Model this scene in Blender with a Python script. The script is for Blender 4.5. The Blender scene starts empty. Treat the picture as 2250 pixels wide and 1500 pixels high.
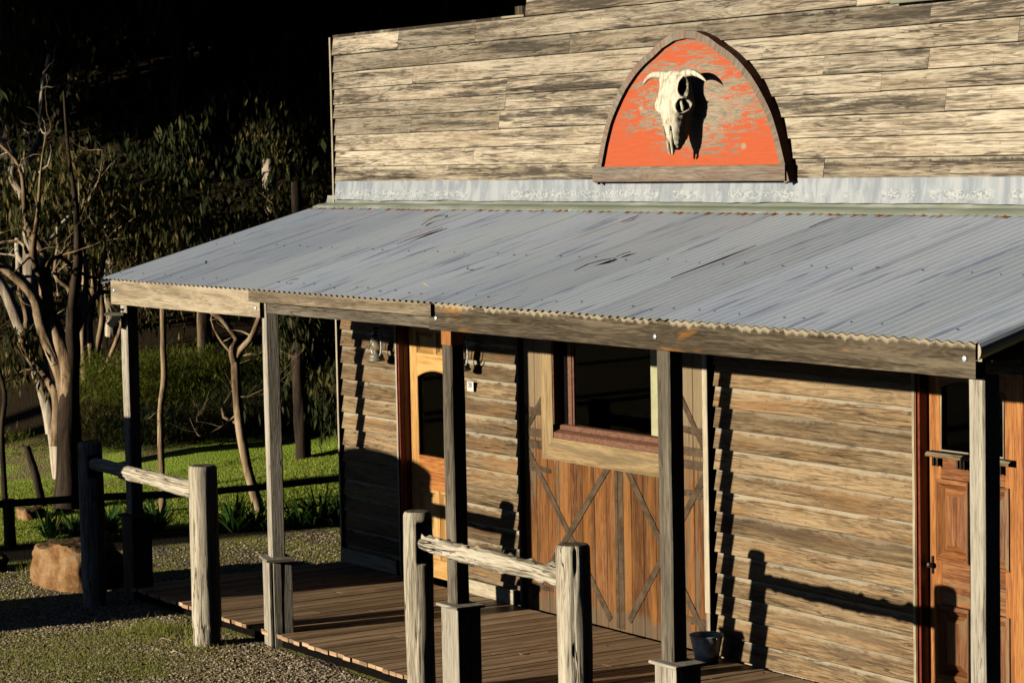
import bpy, math, random
import numpy as np
from mathutils import Vector, noise as mnoise
R = random.Random(7)
rad = math.radians
sc = bpy.context.scene
COL = sc.collection

# ------------------------------------------------------------------ camera
CAM = np.array([20.845, -11.383, 3.911])
YAW, PIT, ROLL, FPX = 1.00132, 0.07295, -0.01987, 5474.1
Fv = np.array([-math.sin(YAW)*math.cos(PIT), math.cos(YAW)*math.cos(PIT), -math.sin(PIT)])
R0 = np.array([math.cos(YAW), math.sin(YAW), 0.0]); U0 = np.cross(R0, Fv)
Rv = math.cos(ROLL)*R0 + math.sin(ROLL)*U0
Uv = -math.sin(ROLL)*R0 + math.cos(ROLL)*U0
def at(px, py, D):
    """photo pixel at distance D along the view -> world point"""
    d = Fv + Rv*(px-1125)/FPX + Uv*(750-py)/FPX
    return tuple(CAM + d*D)
def depth(x, y, z=0.0): return float(np.dot(np.array([x, y, z])-CAM, Fv))

# ------------------------------------------------------------------ helpers
def tag(o, label=None, cat=None, group=None, kind=None):
    if label: o['label'] = label
    if cat: o['category'] = cat
    if group: o['group'] = group
    if kind: o['kind'] = kind
    return o
def empty(name, loc, label=None, cat=None, group=None):
    o = bpy.data.objects.new(name, None); o.empty_display_size = .1
    COL.objects.link(o); o.location = loc
    return tag(o, label, cat, group)

class MB:
    """mesh builder with uv (metres along/across the grain), frac uv and a random triple per face"""
    def __init__(s): s.v=[]; s.f=[]; s.uv=[]; s.fr=[]; s.rn=[]; s.mi=[]
    def face(s, pts, uv=None, fr=None, rn=(.5,.5,.5), mi=0):
        b=len(s.v); s.v += [tuple(p) for p in pts]; n=len(pts)
        s.f.append(tuple(range(b,b+n)))
        s.uv += list(uv) if uv else [(0,0)]*n
        s.fr += list(fr) if fr else [(.5,.5)]*n
        s.rn.append(rn); s.mi.append(mi)
    def grid(s, P, UV, FR, rn, mi=0, closed_v=False):
        """P[i][j] points; shared vertices"""
        ni=len(P); nj=len(P[0]); b=len(s.v)
        for row in P: s.v += [tuple(p) for p in row]
        jm = nj if closed_v else nj-1
        for i in range(ni-1):
            for j in range(jm):
                j2=(j+1)%nj
                s.f.append((b+i*nj+j, b+(i+1)*nj+j, b+(i+1)*nj+j2, b+i*nj+j2))
                ju=j+1
                for (a,c) in ((i,j),(i+1,j),(i+1,ju),(i,ju)):
                    s.uv.append(UV(a,c)); s.fr.append(FR(a,c))
                s.rn.append(rn); s.mi.append(mi)
    def build(s, name, mats, parent=None, smooth=False):
        me=bpy.data.meshes.new(name)
        off = Vector(parent.matrix_world.translation) if parent else Vector((0,0,0))
        if parent:
            l = Vector((0,0,0)); q=parent
            while q: l += q.location; q=q.parent
            off = l
        me.from_pydata([tuple(Vector(p)-off) for p in s.v], [], s.f)
        u=me.uv_layers.new(name='UVMap'); u.data.foreach_set('uv', np.array(s.uv,'f').ravel())
        u=me.uv_layers.new(name='frac'); u.data.foreach_set('uv', np.array(s.fr,'f').ravel())
        a=me.attributes.new('rnd','FLOAT_VECTOR','FACE'); a.data.foreach_set('vector', np.array(s.rn,'f').ravel())
        if not isinstance(mats,(list,tuple)): mats=[mats]
        for m in mats: me.materials.append(m)
        me.polygons.foreach_set('material_index', np.array(s.mi,'i'))
        if smooth: me.polygons.foreach_set('use_smooth', np.ones(len(s.f),bool))
        me.update()
        o=bpy.data.objects.new(name, me); COL.objects.link(o)
        if parent: o.parent=parent
        return o
def rn3(): return (R.random(), R.random(), R.random())
def V(*a): return np.array(a,float)

def prism(mb, p0, along, sec, L, A, B, rn=None, nseg=1, jit=0.0, mi=0, uvo=None, cap=True, jfun=None):
    """sweep closed 2D section sec [(a,b)..] (in axes A,B) from p0 along `along` for length L"""
    p0=V(*p0); along=V(*along); A=V(*A); B=V(*B)
    rn = rn or rn3(); uo,vo = uvo or (R.uniform(0,90), R.uniform(0,90))
    n=len(sec); per=[0]
    for i in range(n):
        a=sec[i]; c=sec[(i+1)%n]; per.append(per[-1]+math.hypot(a[0]-c[0],a[1]-c[1]))
    rows=[]
    sd=R.uniform(0,99)
    for k in range(nseg+1):
        t=L*k/nseg; row=[]
        for (a,b) in sec:
            da=db=0
            if jit and nseg>1:
                nz=mnoise.noise_vector(Vector((t*2.1+sd, a*9+sd, b*9)))
                da=nz[0]*jit; db=nz[1]*jit
            if jfun: 
                q=jfun(t,a,b); da+=q[0]; db+=q[1]
            row.append(p0+along*t+A*(a+da)+B*(b+db))
        rows.append(row)
    amin=min(s_[0] for s_ in sec); amax=max(s_[0] for s_ in sec); bmin=min(s_[1] for s_ in sec); bmax=max(s_[1] for s_ in sec)
    for k in range(nseg):
        for j in range(n):
            j2=(j+1)%n
            fr=[]
            for kk,jj in ((k,j),(k+1,j),(k+1,j2),(k,j2)):
                fr.append((kk/nseg, (sec[jj][1]-bmin)/max(1e-6,bmax-bmin)))
            mb.face([rows[k][j],rows[k+1][j],rows[k+1][j2],rows[k][j2]],
                [(uo+L*k/nseg,vo+per[j]),(uo+L*(k+1)/nseg,vo+per[j]),(uo+L*(k+1)/nseg,vo+per[j+1]),(uo+L*k/nseg,vo+per[j+1])],fr,rn,mi)
    if cap:
        for k,row in ((0,rows[0][::-1]),(nseg,rows[-1])):
            sq=sec[::-1] if k==0 else sec
            mb.face(row,[(uo+a*.15,vo+b) for a,b in sq],[(0 if k==0 else 1,.5)]*n,rn,mi)
X=(1,0,0); Y=(0,1,0); Z=(0,0,1)
def rect(a0,a1,b0,b1,c=0.0):
    if c<=0: return [(a0,b0),(a1,b0),(a1,b1),(a0,b1)]
    return [(a0+c,b0),(a1-c,b0),(a1,b0+c),(a1,b1-c),(a1-c,b1),(a0+c,b1),(a0,b1-c),(a0,b0+c)]
def box(mb, x0,x1,y0,y1,z0,z1, c=.004, rn=None, jit=0, mi=0, nseg=None, axis=None, uvo=None):
    d=(x1-x0,y1-y0,z1-z0); ax = d.index(max(d)) if axis is None else axis
    L=d[ax]; ns = nseg or (max(1,int(L/.12)) if jit else 1)
    if ax==0: prism(mb,(x0,0,0),X,rect(y0,y1,z0,z1,c),L,Y,Z,rn,ns,jit,mi,uvo)
    elif ax==1: prism(mb,(0,y0,0),Y,[(b,a) for a,b in rect(z0,z1,x0,x1,c)],L,X,Z,rn,ns,jit,mi,uvo)
    else: prism(mb,(0,0,z0),Z,rect(x0,x1,y0,y1,c),L,X,Y,rn,ns,jit,mi,uvo)
def tube(mb, pts, rads, n=8, rn=None, mi=0, jit=0.0, cap=True, uvo=None, flat=1.0):
    """smooth tube through pts"""
    rn=rn or rn3(); uo,vo=uvo or (R.uniform(0,50),R.uniform(0,50))
    P=[V(*p) for p in pts]; rows=[]; ls=[0]
    up=V(0,0,1)
    t0=P[1]-P[0]; t0/=np.linalg.norm(t0)
    a=np.cross(t0, V(0.3,1,.2)); a/=np.linalg.norm(a)
    sd=R.uniform(0,99)
    for i,p in enumerate(P):
        t=(P[min(i+1,len(P)-1)]-P[max(i-1,0)]); t/=max(1e-9,np.linalg.norm(t))
        a=a-t*np.dot(a,t); a/=np.linalg.norm(a); b=np.cross(t,a)
        if i: ls.append(ls[-1]+float(np.linalg.norm(P[i]-P[i-1])))
        row=[]
        for j in range(n):
            th=2*math.pi*j/n
            r=rads[i]
            if jit: r*=1+jit*mnoise.noise(Vector((math.cos(th)*1.3+sd,math.sin(th)*1.3,ls[-1]*3)))*2
            row.append(p+a*r*math.cos(th)+b*r*flat*math.sin(th))
        rows.append(row)
    rm=max(rads)
    mb.grid(rows, lambda i,j:(uo+ls[i],vo+2*math.pi*rm*j/n), lambda i,j:(i/max(1,len(P)-1),j/n), rn, mi, closed_v=True)
    if cap:
        mb.face(rows[0],[(uo,vo)]*n,None,rn,mi); mb.face(rows[-1][::-1],[(uo,vo)]*n,None,rn,mi)
def lathe(mb, c, prof, n=24, rn=None, mi=0, axis=2):
    rows=[]
    for (r,z) in prof:
        row=[]
        for j in range(n):
            th=2*math.pi*j/n; p=[r*math.cos(th),r*math.sin(th),z]
            row.append((c[0]+p[0],c[1]+p[1],c[2]+p[2]))
        rows.append(row)
    mb.grid(rows,lambda i,j:(j/n,prof[i][1]),lambda i,j:(j/n,i/len(prof)),rn or rn3(),mi,closed_v=True)

# ------------------------------------------------------------------ materials
class NT:
    def __init__(s,name):
        s.m=bpy.data.materials.new(name); s.m.use_nodes=True; s.t=s.m.node_tree; s.t.nodes.clear()
        s.out=s.n('ShaderNodeOutputMaterial'); s.b=s.n('ShaderNodeBsdfPrincipled'); s.l(s.b.outputs[0],s.out.inputs[0])
    def n(s,k,**kw):
        o=s.t.nodes.new(k)
        for a,b in kw.items(): setattr(o,a,b)
        return o
    def l(s,a,b): s.t.links.new(a,b)
    def setin(s,sock,v):
        if hasattr(v,'links') or isinstance(v,bpy.types.NodeSocket): s.l(v,sock)
        elif isinstance(v,(tuple,list)) and len(v)==3 and sock.type=='RGBA': sock.default_value=(*v,1)
        else: sock.default_value=v
    def uv(s,name='UVMap'): return s.n('ShaderNodeUVMap',uv_map=name).outputs[0]
    def attr(s,name): return s.n('ShaderNodeAttribute',attribute_name=name).outputs['Vector']
    def geo(s): return s.n('ShaderNodeNewGeometry').outputs['Position']
    def map(s,v,sx,sy,sz=1,loc=(0,0,0)):
        m=s.n('ShaderNodeMapping'); s.l(v,m.inputs[0]); m.inputs['Scale'].default_value=(sx,sy,sz); m.inputs['Location'].default_value=loc; return m.outputs[0]
    def noise(s,v,scale=1,detail=4,rough=.55,dist=0):
        k=s.n('ShaderNodeTexNoise'); s.l(v,k.inputs['Vector']); k.inputs['Scale'].default_value=scale; k.inputs['Detail'].default_value=detail
        k.inputs['Roughness'].default_value=rough; k.inputs['Distortion'].default_value=dist; return k.outputs['Fac']
    def vor(s,v,scale=1,out='Distance',rnd=1):
        k=s.n('ShaderNodeTexVoronoi'); s.l(v,k.inputs['Vector']); k.inputs['Scale'].default_value=scale; k.inputs['Randomness'].default_value=rnd; return k.outputs[out]
    def math(s,op,a,b=0.0,c=None,clamp=False):
        k=s.n('ShaderNodeMath',operation=op,use_clamp=clamp); s.setin(k.inputs[0],a); s.setin(k.inputs[1],b)
        if c is not None: s.setin(k.inputs[2],c)
        return k.outputs[0]
    def rng(s,v,a,b,c=0.0,d=1.0):
        k=s.n('ShaderNodeMapRange',interpolation_type='SMOOTHSTEP'); s.setin(k.inputs[0],v)
        for i,x in enumerate((a,b,c,d)): k.inputs[i+1].default_value=x
        return k.outputs[0]
    def mix(s,f,a,b,blend='MIX'):
        k=s.n('ShaderNodeMix',data_type='RGBA',blend_type=blend); s.setin(k.inputs[0],f); s.setin(k.inputs[6],a); s.setin(k.inputs[7],b); return k.outputs[2]
    def sep(s,v):
        k=s.n('ShaderNodeSeparateXYZ'); s.l(v,k.inputs[0]); return k.outputs
    def comb(s,x,y,z=0.0):
        k=s.n('ShaderNodeCombineXYZ'); s.setin(k.inputs[0],x); s.setin(k.inputs[1],y); s.setin(k.inputs[2],z); return k.outputs[0]
    def ramp(s,f,stops):
        k=s.n('ShaderNodeValToRGB'); s.l(f,k.inputs[0]); e=k.color_ramp.elements
        while len(e)<len(stops): e.new(.5)
        for el,(p,c) in zip(e,stops): el.position=p; el.color=(*c,1)
        return k.outputs[0]
    def bump(s,h,strength=.3,dist=.01):
        k=s.n('ShaderNodeBump'); s.l(h,k.inputs['Height']); k.inputs['Strength'].default_value=strength; k.inputs['Distance'].default_value=dist
        s.l(k.outputs[0],s.b.inputs['Normal'])
    def fin(s,col=None,rough=.8,spec=.2,metal=0.0):
        if col is not None: s.setin(s.b.inputs['Base Color'],col)
        s.setin(s.b.inputs['Roughness'],rough); s.b.inputs['Specular IOR Level'].default_value=spec; s.setin(s.b.inputs['Metallic'],metal)
        return s.m

def wood(name, light, mid, dark, stain=(.05,.04,.03), stain_amt=.5, warm=None, warm_amt=0.0, bleach=None, bleach_amt=0.0, grain=.55, rough=.82, crack=0.0, bstr=.35, tone=.35, knots=.6,spec=.15,bl0=.70,lap_shade=0.0,zfade=None,wlo=.42,whi=.66,slo=.52,shi=.66,nails=0.0):
    t=NT(name); uv=t.uv(); r=t.sep(t.attr('rnd'))
    fine=t.noise(t.map(uv,4.5,85),1,6,.7,.1)
    med=t.noise(t.map(uv,1.1,24),1,6,.7,.3)
    warp=t.noise(t.map(uv,.55,5.0),1,4,.55,.25)
    su=t.sep(uv)
    rings=t.math('SINE',t.math('MULTIPLY',t.math('ADD',warp,t.math('MULTIPLY',su[1],.9)),120.0))
    g=t.math('ADD',t.math('MULTIPLY',fine,.40),t.math('ADD',t.math('MULTIPLY',med,.35),t.math('MULTIPLY',warp,.25)))
    g=t.math('ADD',g,t.math('MULTIPLY',rings,.022))
    col=t.ramp(t.rng(g,.5-grain*.23,.5+grain*.23),[(0,dark),(.45,mid),(1,light)])
    # per-board tone
    tn=t.math('ADD',1-tone*.6,t.math('MULTIPLY',r[0],tone))
    col=t.mix(1.0,col,t.comb(tn,tn,tn),'MULTIPLY')
    if warm:
        w=t.math('MULTIPLY',t.rng(t.noise(t.map(uv,.6,3.5,1,(7,3,0)),1,4,.6,.8),wlo,whi),warm_amt)
        w=t.math('MULTIPLY',w,t.math('ADD',.35,r[1]))
        col=t.mix(w,col,t.mix(t.rng(g,.3,.7),tuple(c*.55 for c in warm),warm))
    if knots:
        kd=t.vor(t.map(uv,1.1,3.6,1,(3,1,0)),1,'Distance',1)
        k=t.math('MULTIPLY',t.rng(kd,.02,.11,1,0),knots)
        col=t.mix(k,col,tuple(c*.45 for c in dark))
    st=t.noise(t.map(uv,.55,8.5,1,(11,5,0)),1,7,.7,.4)
    st=t.math('ADD',st,t.math('MULTIPLY',t.math('SUBTRACT',fine,.5),.45))
    st=t.math('ADD',st,t.math('MULTIPLY',t.math('SUBTRACT',med,.5),.35))
    st=t.math('ADD',st,t.math('MULTIPLY',t.math('SUBTRACT',r[2],.5),.14))
    sm=t.math('MULTIPLY',t.rng(st,slo,shi),stain_amt)
    col=t.mix(sm,col,stain)
    if bleach:
        fv=t.sep(t.uv('frac'))[1]
        edge=t.math('ADD',fv,t.math('MULTIPLY',t.math('SUBTRACT',t.noise(t.map(uv,5,2),1,4,.6),.5),.55))
        edge=t.math('ADD',edge,t.math('MULTIPLY',t.math('SUBTRACT',t.noise(t.map(uv,60,3),1,2,.5),.5),.10))
        bm=t.math('MULTIPLY',t.rng(edge,bl0,bl0+.14),bleach_amt); bm=t.math('MULTIPLY',bm,t.math('ADD',.3,r[1]))
        col=t.mix(bm,col,bleach)
    if lap_shade:  # painted lap shadow: dark line along the lapped edges of each board
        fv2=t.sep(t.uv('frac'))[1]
        sn=t.math('MULTIPLY',t.math('MAXIMUM',t.rng(fv2,.83,.88),t.rng(fv2,.035,.0)),lap_shade)
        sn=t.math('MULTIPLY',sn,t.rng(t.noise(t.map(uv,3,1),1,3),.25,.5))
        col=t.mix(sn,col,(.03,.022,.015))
    if nails:
        fr2=t.sep(t.uv('frac')); nu=t.math('SUBTRACT',t.math('FRACT',t.math('DIVIDE',su[0],.61)),.5)
        du=t.math('MULTIPLY',nu,.61)
        dv=t.math('MULTIPLY',t.math('SUBTRACT',t.math('PINGPONG',t.math('ADD',fr2[1],.12),.42),.25),.18)
        dd=t.math('SQRT',t.math('ADD',t.math('MULTIPLY',du,du),t.math('MULTIPLY',dv,dv)))
        col=t.mix(t.math('MULTIPLY',t.rng(dd,.007,.004),nails*.7),col,(.03,.022,.016))
        col=t.mix(t.math('MULTIPLY',t.rng(t.math('ABSOLUTE',du),.014,.0),t.math('MULTIPLY',t.rng(t.math('ABSOLUTE',dv),.022,.0),.25*nails)),col,(.10,.07,.05))
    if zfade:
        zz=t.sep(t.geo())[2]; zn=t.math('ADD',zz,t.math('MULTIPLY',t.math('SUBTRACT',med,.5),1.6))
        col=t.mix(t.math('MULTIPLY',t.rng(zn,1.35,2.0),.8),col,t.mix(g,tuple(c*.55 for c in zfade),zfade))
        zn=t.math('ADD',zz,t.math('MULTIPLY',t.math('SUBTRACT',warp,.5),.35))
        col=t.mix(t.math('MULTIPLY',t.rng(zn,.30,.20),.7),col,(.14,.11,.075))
    h=t.math('ADD',fine,t.math('MULTIPLY',med,.6))
    if crack:
        cn=t.noise(t.map(uv,.9,22,1,(2,9,0)),1,3,.5,.5)
        cr=t.math('MULTIPLY',t.rng(t.math('ABSOLUTE',t.math('SUBTRACT',cn,.5)),.004,.016,1,0),t.rng(t.noise(t.map(uv,1.1,4),1,2),.42,.58))
        col=t.mix(t.math('MULTIPLY',cr,crack),col,(.015,.012,.01)); h=t.math('SUBTRACT',h,t.math('MULTIPLY',cr,1.5))
    t.bump(h,bstr,.006)
    return t.fin(col,rough,spec)

def plain(name,col,rough=.6,spec=.3,metal=0.0,var=.25,scale=18,bump=.1):
    t=NT(name); p=t.n('ShaderNodeTexCoord').outputs['Object']
    n=t.noise(p,scale,5,.6); c=t.mix(t.rng(n,.3,.7),tuple(x*(1-var) for x in col),tuple(min(1,x*(1+var)) for x in col))
    t.bump(n,bump,.004); return t.fin(c,rough,spec,metal)

M={}
M['parapet']=wood('weathered_boards',(.60,.53,.42),(.375,.318,.238),(.125,.102,.076),stain=(.055,.046,.037),stain_amt=.92,warm=(.48,.36,.23),warm_amt=.35,tone=.7,grain=.5,knots=.8,bleach=(.66,.60,.46),bleach_amt=.5,bl0=.72,lap_shade=.95,bstr=.7,slo=.515,shi=.63,nails=.8,crack=.7)
M['clad']=wood('verandah_boards',(.40,.295,.175),(.26,.18,.10),(.12,.08,.045),stain=(.075,.055,.038),stain_amt=.65,warm=(.38,.20,.08),warm_amt=.6,tone=.65,bleach=(.45,.40,.30),bleach_amt=.75,grain=.5,bl0=.64,lap_shade=1.0,bstr=.7,wlo=.48,slo=.535,shi=.65,nails=.7,crack=.6)
M['corner']=wood('corner_boards',(.62,.55,.42),(.50,.43,.31),(.30,.25,.18),stain_amt=.3,tone=.1,grain=.5)
M['fasciapale']=wood('pale_fascia_timber',(.58,.49,.36),(.43,.355,.25),(.21,.165,.11),stain=(.14,.10,.06),stain_amt=.5,tone=.1,grain=.5,knots=.9,bstr=.6)
M['fasciadark']=wood('dark_fascia_timber',(.22,.18,.125),(.10,.078,.052),(.04,.031,.02),stain=(.04,.03,.022),stain_amt=.5,warm=(.46,.22,.055),warm_amt=.95,tone=.1,grain=.5,bleach=(.46,.40,.29),bleach_amt=1.0,bl0=.80,wlo=.57,whi=.66,bstr=.7)
M['fasciagrey']=wood('grey_fascia_timber',(.38,.31,.22),(.19,.15,.10),(.075,.058,.04),stain_amt=.7,tone=.1,grain=.7,bleach=(.5,.43,.33),bleach_amt=.6,bl0=.8)
M['post']=wood('grey_post_timber',(.58,.53,.44),(.44,.40,.325),(.22,.195,.15),stain_amt=.4,tone=.2,grain=.5,knots=.3,crack=.6,bstr=.6)
M['postdark']=wood('dark_post_timber',(.27,.24,.19),(.17,.145,.11),(.075,.062,.045),stain_amt=.45,tone=.15,grain=.5,knots=.3,crack=.6,bstr=.6)
M['log']=wood('bleached_log',(.74,.67,.54),(.55,.49,.38),(.25,.21,.15),stain=(.17,.14,.10),stain_amt=.45,tone=.1,grain=.5,crack=1.0,bstr=.9,knots=.7)
M['logend']=wood('log_end_grain',(.34,.29,.22),(.2,.165,.12),(.08,.065,.05),stain_amt=.5,tone=.1,grain=.9,crack=.9)
M['deck']=wood('deck_timber',(.72,.50,.31),(.52,.34,.20),(.25,.155,.09),stain=(.13,.085,.05),stain_amt=.5,tone=.6,grain=.5,rough=.5,spec=.35,knots=.3,bstr=.6)
M['pine']=wood('golden_door_timber',(.74,.46,.17),(.60,.34,.11),(.42,.21,.06),stain=(.45,.15,.03),stain_amt=.35,tone=.15,grain=.45,rough=.5,spec=.35,knots=.2)
M['orange']=wood('orange_door_timber',(.55,.24,.06),(.38,.14,.035),(.20,.062,.016),stain=(.55,.28,.08),stain_amt=.5,tone=.15,grain=.5,rough=.5,spec=.35,knots=.3)
M['reddoor']=wood('red_brown_door_timber',(.36,.15,.05),(.22,.08,.026),(.10,.032,.012),stain=(.26,.19,.10),stain_amt=.7,tone=.3,grain=.5,rough=.45,spec=.35,knots=.5)
M['redjamb']=plain('dark_red_paint',(.20,.035,.02),.4,.4,var=.3)
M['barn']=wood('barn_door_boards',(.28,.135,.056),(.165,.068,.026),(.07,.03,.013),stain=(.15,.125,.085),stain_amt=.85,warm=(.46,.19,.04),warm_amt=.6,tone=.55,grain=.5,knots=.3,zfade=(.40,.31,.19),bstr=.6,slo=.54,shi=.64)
M['framewood']=wood('window_frame_timber',(.50,.37,.20),(.38,.265,.135),(.22,.145,.075),stain=(.10,.08,.05),stain_amt=.6,tone=.1,grain=.5,bstr=.2)
M['redframe']=plain('dusty_red_frame',(.20,.095,.06),.6,.25,var=.25,scale=30)
M['strap']=plain('faded_iron_strap',(.098,.068,.043),.85,.1,var=.4,scale=9)
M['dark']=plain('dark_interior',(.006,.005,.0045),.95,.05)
M['iron']=plain('dark_iron',(.03,.03,.032),.45,.5,.6)
M['steel']=plain('dull_steel',(.60,.68,.78),.38,.6,.1,var=.25,scale=22)
M['green']=plain('grey_green_paint',(.24,.26,.20),.5,.3,var=.12,scale=6)
M['cream']=plain('cream_paint',(.72,.66,.42),.6,.3,var=.12,scale=9)
M['grille']=plain('pale_grille_metal',(.30,.30,.26),.6,.3,var=.1)
M['white']=plain('white_plate',(.75,.73,.68),.5,.3,var=.04)
M['ink']=plain('grey_ink',(.16,.16,.17),.6,.2,var=.05)
M['lens']=plain('pale_lens',(.80,.76,.55),.3,.5,var=.1)
M['blackplastic']=plain('black_plastic',(.02,.02,.022),.4,.4)
M['metalgrey']=plain('grey_housing',(.28,.26,.20),.45,.4,.3)
M['bone']=None

def glass(name):
    t=NT(name); tr=t.n('ShaderNodeBsdfTransparent'); tr.inputs[0].default_value=(.82,.84,.82,1)
    gl=t.n('ShaderNodeBsdfGlossy'); gl.inputs['Roughness'].default_value=.02; gl.inputs[0].default_value=(.8,.8,.8,1)
    f=t.n('ShaderNodeFresnel'); f.inputs[0].default_value=1.35; mx=t.n('ShaderNodeMixShader')
    t.l(f.outputs[0],mx.inputs[0]); t.l(tr.outputs[0],mx.inputs[1]); t.l(gl.outputs[0],mx.inputs[2]); t.l(mx.outputs[0],t.out.inputs[0]); return t.m
M['glass']=glass('window_glass')
t=NT('lantern_glass'); t.b.inputs['Transmission Weight'].default_value=.7; t.b.inputs['IOR'].default_value=1.3; t.b.inputs['Base Color'].default_value=(.85,.76,.5,1); t.b.inputs['Roughness'].default_value=.25
M['lglass']=t.m

# red sign paint flaking off plywood
t=NT('flaking_red_paint'); uv=t.uv(); fr=t.sep(t.uv('frac'))
fine=t.noise(t.map(uv,6,70),1,5,.7); med=t.noise(t.map(uv,2.4,13),1,7,.72,1.6)
ply=t.ramp(t.rng(t.math('ADD',t.math('MULTIPLY',fine,.5),t.math('MULTIPLY',med,.5)),.36,.64),[(0,(.20,.16,.12)),(.5,(.36,.30,.22)),(1,(.50,.43,.33))])
red=t.mix(fine,(.44,.08,.03),(.64,.145,.055))
cx=t.math('SUBTRACT',fr[0],.54); cz=t.math('SUBTRACT',fr[1],.50)
d=t.math('SQRT',t.math('ADD',t.math('MULTIPLY',t.math('MULTIPLY',cx,cx),1.15),t.math('MULTIPLY',cz,cz)))
low=t.rng(fr[1],.08,.5,.09,0)
edge=fr[0]
msk=t.math('ADD',t.math('MULTIPLY',med,1.3),t.math('MULTIPLY',fine,.65))
msk=t.math('ADD',msk,t.math('ADD',t.math('MULTIPLY',d,.6),low))
rim=t.sep(t.attr('rnd'))
m=t.rng(msk,1.12,1.20)
kn=t.rng(t.vor(t.map(uv,2.2,3.0),1),.02,.10,1,0)
m=t.math('MULTIPLY',m,t.math('SUBTRACT',1.0,kn))
col=t.mix(m,ply,red); col=t.mix(t.math('MULTIPLY',kn,.6),col,(.42,.36,.27))
t.bump(t.math('ADD',fine,t.math('MULTIPLY',m,.5)),.4,.004)
M['redsign']=t.fin(col,.7,.2)
M['signframe']=wood('sign_frame_timber',(.36,.31,.24),(.23,.19,.15),(.10,.08,.062),stain=(.30,.30,.31),stain_amt=.5,tone=.2,grain=.8,warm=(.40,.16,.10),warm_amt=.3)
M['signedge']=plain('dark_red_edge',(.14,.05,.035),.7,.2,var=.4,scale=40)

# bone
t=NT('weathered_bone'); p=t.n('ShaderNodeTexCoord').outputs['Object']
n1=t.noise(t.map(p,30,30,9),1,6,.65,.5); n2=t.noise(p,9,4,.6)
col=t.ramp(t.rng(n1,.3,.62),[(0,(.20,.17,.11)),(.35,(.58,.53,.40)),(1,(.82,.77,.62))])
col=t.mix(t.math('MULTIPLY',t.rng(n2,.55,.75),.6),col,(.30,.25,.16))
t.bump(n1,.5,.006); M['bone']=t.fin(col,.7,.25)

# corrugated iron
t=NT('corrugated_iron'); uv=t.uv(); su=t.sep(uv)   # uv: x across sheets (m), y down slope (m)
r=t.sep(t.attr('rnd'))
sp=t.noise(t.map(uv,1,1),160,2,.5)
big=t.noise(t.map(uv,1.3,.5),1,4,.6)
streak=t.noise(t.map(uv,14,1.1,1,(3,2,0)),1,4,.62,.35)
streak2=t.noise(t.map(uv,14,.35,1,(9,4,0)),1,3,.55)
col=t.ramp(t.rng(big,.3,.7),[(0,(.60,.70,.85)),(1,(.72,.81,.93))])
tn=t.math('ADD',.86,t.math('MULTIPLY',r[0],.24)); col=t.mix(1.0,col,t.comb(tn,tn,t.math('ADD',tn,t.math('MULTIPLY',r[1],.06))),'MULTIPLY')
col=t.mix(t.math('MULTIPLY',t.rng(streak,.55,.66),.7),col,(.24,.31,.50))
col=t.mix(t.math('MULTIPLY',t.rng(streak2,.58,.72),.4),col,(.36,.42,.54))
col=t.mix(t.math('MULTIPLY',t.rng(sp,.35,.65),.30),col,(.30,.33,.35))
pinks=t.math('MULTIPLY',t.rng(t.noise(t.map(uv,22,.5,1,(31,14,0)),1,3,.5),.66,.74),.55)
col=t.mix(pinks,col,(.46,.27,.22))
# rust under the apron: top end of every sheet
top=t.rng(t.math('ADD',su[1],t.math('MULTIPLY',t.noise(t.map(uv,22,6),1,3,.5),.12)),.15,.20,1,0)
rn_=t.rng(t.noise(t.map(uv,11.6,.3,1,(5,1,0)),1,2,.4),.44,.54)
col=t.mix(t.math('MULTIPLY',top,rn_),col,(.33,.10,.02))
t.bump(sp,.08,.002)
M['iron_roof']=t.fin(col,t.math('ADD',.42,t.math('MULTIPLY',sp,.15)),.5,.12)
M['rust']=plain('rust',(.25,.08,.03),.9,.1,var=.5,scale=60)
t=NT('lead_flashing'); p=t.geo()
n1=t.noise(t.map(p,9,9,2),1,4,.6,.6); n2=t.noise(t.map(p,26,26,42,(3,0,0)),1,4,.6,1.4)
band=t.math('MULTIPLY',t.rng(t.math('ABSOLUTE',t.math('SUBTRACT',t.sep(p)[2],3.62)),.012,.05,1,0),t.rng(t.noise(t.map(p,3.5,1,1),1,2),.38,.5))
col=t.ramp(t.rng(n1,.35,.65),[(0,(.28,.32,.37)),(.5,(.36,.40,.45)),(1,(.45,.48,.52))])
col=t.mix(t.math('MULTIPLY',band,t.rng(n2,.5,.56)),col,(.56,.58,.56))
col=t.mix(t.math('MULTIPLY',band,t.rng(n2,.46,.40)),col,(.24,.28,.32))
t.bump(n1,.15,.01); M['flash']=t.fin(col,.5,.3,.15)
t=NT('apron_flashing'); p=t.geo(); n1=t.noise(t.map(p,1.6,6,6),1,4,.6)
col=t.ramp(t.rng(n1,.35,.68),[(0,(.27,.31,.24)),(.6,(.33,.37,.30)),(1,(.47,.49,.45))])
M['apron']=t.fin(col,.45,.35,.1)

# rock
t=NT('ochre_rock'); p=t.n('ShaderNodeTexCoord').outputs['Object']
n1=t.noise(p,5,8,.72); n2=t.noise(p,22,6,.7); zz=t.sep(t.n('ShaderNodeNewGeometry').outputs['Normal'])[2]
col=t.ramp(t.rng(n1,.3,.7),[(0,(.18,.085,.035)),(.5,(.34,.19,.085)),(1,(.46,.32,.18))])
col=t.mix(t.math('MULTIPLY',t.rng(zz,.45,.8),t.rng(n2,.38,.55)),col,(.09,.065,.04))
t.bump(t.math('ADD',n1,t.math('MULTIPLY',n2,.5)),.7,.03); M['rock']=t.fin(col,.9,.1)

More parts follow.
